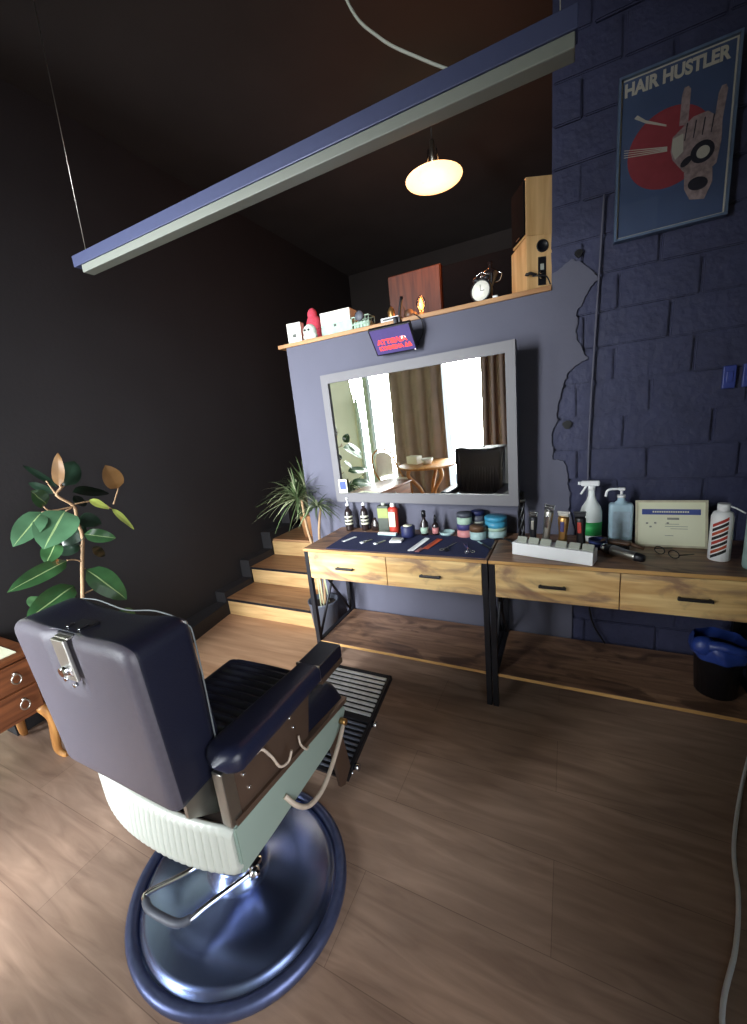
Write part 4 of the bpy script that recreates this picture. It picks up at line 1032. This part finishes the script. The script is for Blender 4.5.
for k in range(7): b.box(-0.80 + .012 * k, -0.793 + .012 * k, -1.63 + .01 * (k % 3), -1.55 + .012 * (k % 2), 0.5862, 0.5868)
obj('printed_marks', b, 'ink_grey', bpy.data.objects['brochure'])

# ------------------------------------------------------------------ barber chair (faces +y)
CX, CY = 0.60, -1.50
t = thing('barber_chair', 'vintage barber chair with dark leather, mint enamel sides and round chrome base', 'barber chair', (CX, CY, 0))
Mb = Matrix.Identity(4)
obj('base_ring', B().lathe([(0.90, 0.0), (0.985, 0.0), (1.0, 0.012), (1.0, 0.026), (0.975, 0.036), (0.93, 0.036), (0.905, 0.030), (0.90, 0.02)], (0.044, -0.014, 0.0), seg=64, sx=0.357, sy=0.322), 'satin_rim', t)
obj('base_dish', B().lathe([(0.904, 0.022), (0.89, 0.022), (0.86, 0.034), (0.82, 0.040), (0.55, 0.050), (0.30, 0.062), (0.24, 0.075), (0.20, 0.105), (0.18, 0.11), (0, 0.11)], (0.044, -0.014, 0.0), seg=64, sx=0.357, sy=0.322), 'blue_chrome', t)
obj('column', B().cyl((0.0, 0.0, 0.10), (0.0, 0.0, 0.38), 0.042, seg=28).lathe([(0.07, 0.10), (0.062, 0.125), (0.045, 0.135)]), 'chrome', t)
# brake loop at the back
obj('pump_lever', B().tube([(0.158, -0.05, 0.15), (0.09, -0.16, 0.14), (0.062, -0.212, 0.135), (0.035, -0.228, 0.135), (-0.06, -0.236, 0.135), (-0.105, -0.225, 0.135), (-0.108, -0.205, 0.137), (-0.03, -0.11, 0.142), (-0.02, -0.03, 0.15)], 0.008, 10, sub=5), 'chrome', t)
obj('lever_pad', B().tube([(0.066, -0.205, 0.136), (0.035, -0.228, 0.136), (-0.06, -0.236, 0.136), (-0.10, -0.226, 0.136)], 0.011, 10, sub=5), 'grey_pot', t)
obj('lever_bracket', B().box(-0.03, 0.165, -0.055, -0.01, 0.125, 0.165, 0.01).cyl((0.155, -.06, .15), (0.175, -.04, .15), .016), 'chrome', t)
# seat frame
obj('seat_frame', B().box(-0.24, 0.24, -0.10, 0.30, 0.36, 0.45, 0.01).box(-0.12, 0.12, -0.12, 0.12, 0.33, 0.365, 0.01), 'black_metal', t)


def bumper_y(u):  # plan of rear bumper, u -1..1
    return -0.162 - 0.030 * (1 - abs(u) ** 2.5)


def bump(u, v):
    s_ = u * 2 - 1; x = s_ * 0.279 - 0.013; cor = max(0, (abs(s_) - .86) / .14) ** 2
    zt = 0.497 - 0.010 * cor; zb = 0.345 + 0.030 * max(0, (abs(s_) - .93) / .07) ** 2
    z = zt + (zb - zt) * v
    inn = min(1, max(0, (1 - abs(s_)) * 14 - .6)) * min(1, max(0, v * 8 - .5)) * min(1, max(0, (1 - v) * 8 - .5))
    rib = 0.008 * (0.5 + 0.5 * math.cos(s_ * PI * 25)) * inn - 0.008 * inn
    y = bumper_y(s_) - rib - 0.014 * math.sin(PI * .5 * v) * (1 - s_ ** 2) + 0.016 * max(0, v - .9) * 10 + .010 * max(0, .08 - v) * 12
    return Vector((x, y, z))


obj('rear_bumper', B().grid(bump, 265, 24), 'mint_enamel', t, solid=0.016)
for s_ in (-1, 1):
    X = 0.273 * s_ - 0.010
    pts = [(-0.160, 0.497), (0.30, 0.452), (0.36, 0.442), (0.375, 0.42), (0.34, 0.375), (0.26, 0.352), (-0.05, 0.350), (-0.160, 0.348)]
    b = B(); M_ = Matrix(((0, 0, 1, X - .011), (1, 0, 0, 0), (0, 1, 0, 0), (0, 0, 0, 1)))
    b.prism(pts, 0, 0.022, M_); bmesh.ops.bevel(b.bm, geom=b.bm.edges[:], offset=0.005, segments=2, affect='EDGES')
    obj('side_panel', b, 'mint_side', t)
    b = B().prism([(-0.150, 0.4975), (0.375, 0.4455), (0.385, 0.46), (-0.150, 0.515)], 0, 0.030, Matrix(((0, 0, 1, X - .015), (1, 0, 0, 0), (0, 1, 0, 0), (0, 0, 0, 1))))
    obj('side_trim', b, 'brown_metal', t)
    b = B().prism([(-0.125, 0.508), (0.16, 0.485), (0.20, 0.66), (-0.125, 0.66)], 0, 0.012, Matrix(((0, 0, 1, X - .006), (1, 0, 0, 0), (0, 1, 0, 0), (0, 0, 0, 1))))
    sp = obj('arm_support', b, 'brown_metal', t)
    obj('post', B().box(X - 0.022, X + 0.010, -0.163, -0.127, 0.500, 0.66, 0.002), 'brushed_metal', sp)
    for (yy, zz) in ((-0.10, 0.60), (-0.09, 0.55), (-0.02, 0.62), (-0.01, 0.575), (0.09, 0.61), (0.10, 0.57), (0.12, 0.62)): obj('bolt', B().cyl((X, yy, zz), (X + s_ * .011, yy, zz), .005, seg=10), 'chrome', sp)
    # arm pad; the left arm is shorter and has no tip
    def armf(u, v, s_=s_):
        v0 = v; y = -0.172 + (0.386 if s_ > 0 else 0.34) * v; a = 2 * PI * u
        e_ = max(0.04, min(1, (v / .09)) ** .5)
        if s_ < 0: e_ = min(e_, max(0.04, min(1, (1 - v) / .09) ** .5))
        wd = 0.058 - 0.015 * v
        cx_, cz_ = math.cos(a), math.sin(a)
        px = (abs(cx_) ** .5) * (1 if cx_ > 0 else -1); pz = (abs(cz_) ** .6) * (1 if cz_ > 0 else -1)
        return Vector((s_ * (0.266 if s_ > 0 else .258) + px * wd * e_, y, (0.688 if s_ > 0 else .665) + pz * 0.032 * e_ - 0.010 * v))
    b = B().grid(armf, 28, 30, closed_u=True)
    obj('arm_pad', b, 'arm_leather', t)
    if s_ > 0:
        obj('arm_tip', B().box(0.262 - 0.042, 0.262 + 0.042, 0.221, 0.352, 0.655, 0.702, 0.003), 'black_leather', t)
        obj('tip_plate', B().box(0.262 - 0.040, 0.262 + 0.0432, 0.2225, 0.350, 0.635, 0.6545, 0.002), 'brown_metal', t)
        obj('tip_band', B().box(0.262 - 0.044, 0.262 + 0.044, 0.212, 0.2205, 0.652, 0.705, 0.002), 'brushed_metal', t)
# seat with crosswise ribs
def seatf(u, v):
    x = (u * 2 - 1); y = v
    edge_ = (1 - max(0, (abs(x) - .86) / .14) ** 2) ** .5 if abs(x) < 1 else 0
    edge2 = (1 - max(0, (v - .9) / .1) ** 2) ** .5 if v < 1 else 0
    inner = 1 if abs(x) < .8 else 0
    z = 0.462 + 0.085 * min(edge_, 1) * max(.0, edge2) + 0.004 * inner * math.cos(v * 2 * PI * 14)
    wave = 0.012 * math.sin(PI * (x + 1) / 2)
    return Vector((x * 0.262, -0.10 + 0.475 * v + wave, z))
b = B().grid(seatf, 41, 130); b.box(-0.258, 0.258, -0.10, 0.37, 0.445, 0.475, 0.012, seg=3)
obj('seat', b, 'black_leather', t)
# backrest
TB = Matrix.Translation((0, -0.20, 0.60)) @ Matrix.Rotation(math.radians(3), 4, 'X')
def backbox(u, v):
    return None
hh = 0.44
def rounded_box(hx, hy, hz, r, n=16):
    t_ = bmesh.new(); bmesh.ops.create_cube(t_, size=2)
    bmesh.ops.subdivide_edges(t_, edges=t_.edges[:], cuts=n, use_grid_fill=True)
    for v in t_.verts:
        p = Vector([math.copysign(abs(c) ** .75, c) for c in v.co])
        q = Vector((p.x * hx, p.y * hy, p.z * hz)); inner = Vector((max(-hx + r, min(hx - r, q.x)), max(-hy + r, min(hy - r, q.y)), max(-hz + r, min(hz - r, q.z))))
        d = q - inner
        if d.length > 1e-6: q = inner + d.normalized() * min(r, max(d.length, r if max(abs(p.x), abs(p.y), abs(p.z)) > .999 else d.length))
        v.co = q
    for f in t_.faces: f.smooth = True
    return t_
b = B(); tb = rounded_box(0.240, 0.070, hh / 2, 0.026, 22)
for v in tb.verts:
    v.co.z += hh / 2; v.co.y += 0.025; zz = v.co.z / hh; fy = (v.co.y + 0.045) / 0.14; x = v.co.x
    v.co.x = x * (0.955 + 0.05 * zz) - 0.016
    if fy > .5: v.co.y += 0.018 * zz
    if zz > 0.5:
        k = (zz - 0.5) / 0.5; v.co.z += k * (0.012 - 0.034 * (1 - (x / 0.24) ** 2) * (.25 + .75 * fy))
    v.co.z -= 0.018 * zz * max(0, (abs(x) - .15) / .09) ** 2.2
    if fy < .12 and zz > 0.66 and abs(x + .02) < 0.045: v.co.y += 0.010
b._merge(tb, TB, smooth=True)
for f in b.bm.faces:
    c_f = TB.inverted() @ f.calc_center_median()
    f.smooth = True; f.material_index = 0 if (c_f.y < -0.026 and c_f.z > .012) else 1
bk_o = obj('backrest', b, ['rear_leather', 'black_leather'], t)
b = B()
for k in range(13):
    x = -0.166 + 0.025 * k; b.box(x - 0.0115, x + 0.0115, 0.088, 0.106, 0.03, hh - 0.05, 0.005, M=TB, seg=3)
for s_ in (-1, 1): b.box(s_ * .202 - .038, s_ * .202 + .006, 0.082, 0.112, 0.02, hh - 0.03, 0.010, M=TB, seg=3)
obj('front_ribs', b, 'black_leather', bk_o)
loop = [(-.243, .02, .088), (-.254, hh - .08, .104), (-.240, hh - .020, .102), (-.14, hh - .004, .104), (-.016, hh - .018, .104), (.11, hh - .004, .104), (.208, hh - .020, .102), (.222, hh - .08, .104), (.212, .02, .088)]
obj('piping', B().tube([TB @ Vector((x, y, z)) for x, z, y in loop], 0.0020, 6, sub=5), 'piping_grey', bk_o)
TBB = TB @ Matrix.Translation((-0.025, 0, 0))
b = B().box(-0.026, 0.026, -0.049, -0.040, hh - 0.115, hh - 0.008, 0.002, M=TBB).box(-0.026, 0.026, -0.04, 0.01, hh - 0.012, hh - 0.006, 0.002, M=TBB)
br_ = obj('headrest_bracket', b, 'brushed_metal', bk_o)
obj('bracket_knob', B().cyl(TBB @ Vector((0.0, -0.042, hh - .085)), TBB @ Vector((0.0, -0.062, hh - .085)), 0.011).box(-0.02, 0.02, -0.052, -0.044, hh - .10, hh - .08, .003, M=TBB).cyl(TBB @ Vector((0.012, -0.045, hh - .125)), TBB @ Vector((0.012, -0.053, hh - .125)), 0.005).cyl(TBB @ Vector((-0.02, -0.045, hh - .115)), TBB @ Vector((-0.02, -0.053, hh - .115)), 0.005), 'chrome', br_)
obj('bracket_slot', B().box(-0.034, 0.034, -0.030, 0.030, hh - 0.020, hh - 0.003, 0.003, M=TBB), 'black_metal', bk_o)
obj('slot_clips', B().box(-0.028, -0.02, -0.012, 0.004, hh - 0.003, hh + 0.001, 0.001, M=TBB).box(0.02, 0.028, -0.012, 0.010, hh - 0.003, hh + 0.001, 0.001, M=TBB), 'chrome', bk_o)
# hinge plates joining back and frame
for s_ in (-1, 1): obj('hinge_plate', B().prism([(-0.215, 0.56), (-0.12, 0.48), (-0.12, 0.60), (-0.17, 0.64), (-0.215, 0.61)], 0, 0.012, Matrix(((0, 0, 1, s_ * .195 - .006), (1, 0, 0, 0), (0, 1, 0, 0), (0, 0, 0, 1)))), 'brushed_metal', t)
# hooks and recline lever on the right side
X = 0.266
obj('towel_hook', B().tube([(X + .012, -0.055, 0.625), (X + .024, -0.045, 0.632), (X + .026, -0.02, 0.585), (X + .028, 0.0, 0.535), (X + .032, 0.03, 0.525), (X + .036, 0.045, 0.55)], 0.004, 8, sub=5), 'cream_enamel', t)
obj('small_hook', B().tube([(X + .018, 0.10, 0.545), (X + .026, 0.095, 0.52), (X + .026, 0.115, 0.485), (X + .022, 0.13, 0.478)], 0.0035, 8, sub=4), 'cream_enamel', t)
lv = obj('recline_lever', B().tube([(X + .024, 0.327, 0.40), (X + .034, 0.265, 0.365), (X + .042, 0.18, 0.327), (X + .044, 0.125, 0.315), (X + .042, 0.07, 0.328), (X + .034, 0.03, 0.37), (X + .008, 0.015, 0.41)], 0.0075, 10, sub=6), 'cream_enamel', t)
obj('lever_cap', B().cyl((X + .010, 0.328, 0.405), (X + .034, 0.328, 0.405), 0.011), 'gold', lv)
# leg link and footrest
for s_ in (-1, 1):
    obj('footrest_arm', B().prism([(0.30, 0.44), (0.375, 0.40), (0.42, 0.10), (0.37, 0.06), (0.34, 0.08)], 0, 0.012, Matrix(((0, 0, 1, s_ * .222 - .006), (1, 0, 0, 0), (0, 1, 0, 0), (0, 0, 0, 1)))), 'brown_metal', t)
FA = math.radians(15.5)
FM = Matrix.Translation((0, 0.395, 0.055)) @ Matrix.Rotation(FA, 4, 'X')
b = B()
for s_ in (-1, 1): b.box(s_ * .215 - .008, s_ * .215 + .008, 0.0, 0.50, -0.018, 0.010, 0.003, M=FM)
b.box(-0.215, 0.215, 0.0, 0.012, -0.014, 0.004, 0.002, M=FM).box(-0.215, 0.215, 0.24, 0.262, -0.014, 0.008, 0.002, M=FM).box(-0.215, 0.215, 0.488, 0.5, -0.014, 0.008, 0.002, M=FM)
fr = obj('footrest_frame', b, 'black_metal', t)
b = B().box(-0.206, 0.206, 0.262, 0.488, -0.010, 0.000, M=FM)
obj('footplate_backing', b, 'black_plastic', fr)
b = B()
for k in range(9): y = 0.278 + 0.0245 * k; b.box(-0.204, 0.204, y - 0.007, y + 0.007, 0.0, 0.009, 0.003, M=FM)
obj('footplate_ribs', b, 'bright_ribs', fr)
obj('calf_backing', B().box(-0.206, 0.206, 0.012, 0.24, -0.012, -0.004, M=FM), 'black_plastic', fr)
b = B()
for k in range(10): y = 0.024 + 0.0225 * k; b.box(-0.204, 0.204, y - 0.005, y + 0.005, -0.004, 0.003, 0.002, M=FM)
obj('calf_ribs', b, 'grey_pot', fr)
b = B()
for (yy) in (0.06, 0.25): b.cyl(FM @ Vector((0.223, yy, -0.01)), FM @ Vector((0.245, yy, -0.01)), 0.014)
b.cyl(FM @ Vector((0.223, 0.03, 0.0)), FM @ Vector((0.235, 0.03, 0.0)), 0.007)
obj('footrest_knob', b, 'chrome', fr)

# ------------------------------------------------------------------ rear of the room (seen in the mirror)


def curtain(x0, x1, label, z0=0.03, z1=2.75, y=-3.08, n=4):
    w_ = x1 - x0
    t = thing('curtain', label, 'curtain', ((x0 + x1) / 2, y, 0), group='floor length brown curtains')
    b = B().grid(lambda u, v: Vector((x0 + w_ * u + 0.01 * math.sin(v * 5 + u * 9), y + 0.035 * math.sin(u * 2 * PI * n) * (0.6 + .4 * v), z1 + (z0 - z1) * v)), 160, 16)
    obj('curtain_cloth', b, 'curtain_brown', t, True, solid=0.006)
    obj('curtain_rail', B().cyl((x0 - .05, y, z1 + .02), (x1 + .05, y, z1 + .02), 0.012), 'black_metal', t, True)


curtain(-1.30, -0.46, 'brown curtain hanging between the two bright windows')
curtain(0.05, 0.95, 'brown curtain hanging right of the window in the mirror', n=8)


def round_leg(pts, r=(0.028, 0.018)): return B().tube(pts, list(r), 10, sub=5)


t = thing('cafe_table', 'round wooden cafe table with curved legs seen in mirror', 'table', (-0.52, -2.62, 0))
obj('tabletop', B().lathe([(0, 0.69), (0.36, 0.69), (0.375, 0.70), (0.375, 0.712), (0.36, 0.72), (0, 0.72)], seg=40), 'turned_wood', t)
for k in range(3):
    a = 2 * PI * k / 3 + .4; ca, sa = math.cos(a), math.sin(a)
    obj('leg', round_leg([(ca * r_, sa * r_, z_) for r_, z_ in ((.22, .69), (.26, .58), (.12, .40), (.10, .25), (.26, .06), (.30, .025))]), 'turned_wood', t)
bottle('planter_bowl', 'white bowl of plants on the cafe table in mirror', 'bowl', -0.50, -2.58, [('bowl', 'white_ceramic', [(0, 0), (0.05, 0), (0.08, 0.07), (0.075, 0.07), (0.045, 0.01), (0, 0.01)])], z=0.7205)
t = thing('carton', 'white carton on the cafe table seen in the mirror', 'box', (-0.70, -2.60, 0.7205), rz(12))
obj('carton_body', B().box(-0.09, 0.09, -0.05, 0.05, 0, 0.10, 0.003), 'white_card', t)


def armchair(x, y, a, label, pad):
    t = thing('cafe_chair', label, 'chair', (x, y, 0), rz(a), group='chairs around the cafe table')
    obj('seat', B().lathe([(0, 0.42), (0.2, 0.42), (0.22, 0.44), (0.2, 0.465), (0, 0.47)], seg=28), pad, t)
    for sx_ in (-1, 1):
        for sy_ in (-1, 1): obj('leg', B().tube([(sx_ * .15, sy_ * .15, .43), (sx_ * .19, sy_ * .19, 0.012)], [.016, .011], 8), 'turned_wood', t)
    obj('back_frame', B().tube([(-.20, -.02, .44), (-.21, -.16, .62), (-.17, -.22, .82), (0, -.25, .90), (.17, -.22, .82), (.21, -.16, .62), (.20, -.02, .44)], .013, 8, sub=6), 'turned_wood', t)
    obj('back_panel', B().grid(lambda u, v: Vector(((u - .5) * .30, -.235 + .05 * (2 * u - 1) ** 2, .50 + .36 * v * (1 - .25 * (2 * u - 1) ** 2))), 12, 10), pad, t, solid=0.02)
    return t


armchair(-1.15, -2.75, -75, 'white cafe chair left of the cafe table in mirror', 'white_card')
armchair(0.18, -2.62, 60, 'brown leather cafe chair beside the curtain in mirror', 'brown_leather')
t = thing('floor_plant', 'spiky plant in white pot by the far window in mirror', 'potted plant', (-1.55, -2.2, 0))
obj('pot', B().lathe([(0, 0), (0.12, 0), (0.16, 0.3), (0.15, 0.3), (0.14, 0.26), (0, 0.26)]), 'white_ceramic', t)
b = B(); rosette(b, (0, 0, 0.42), 60, 0.3, 0.6, seed=12, w_=.03); obj('foliage', b, ['blade_green', 'leaf_dark'], t)
obj('stem', B().tube([(0, 0, .25), (0, 0, .44)], .014), 'stem_brown', t)
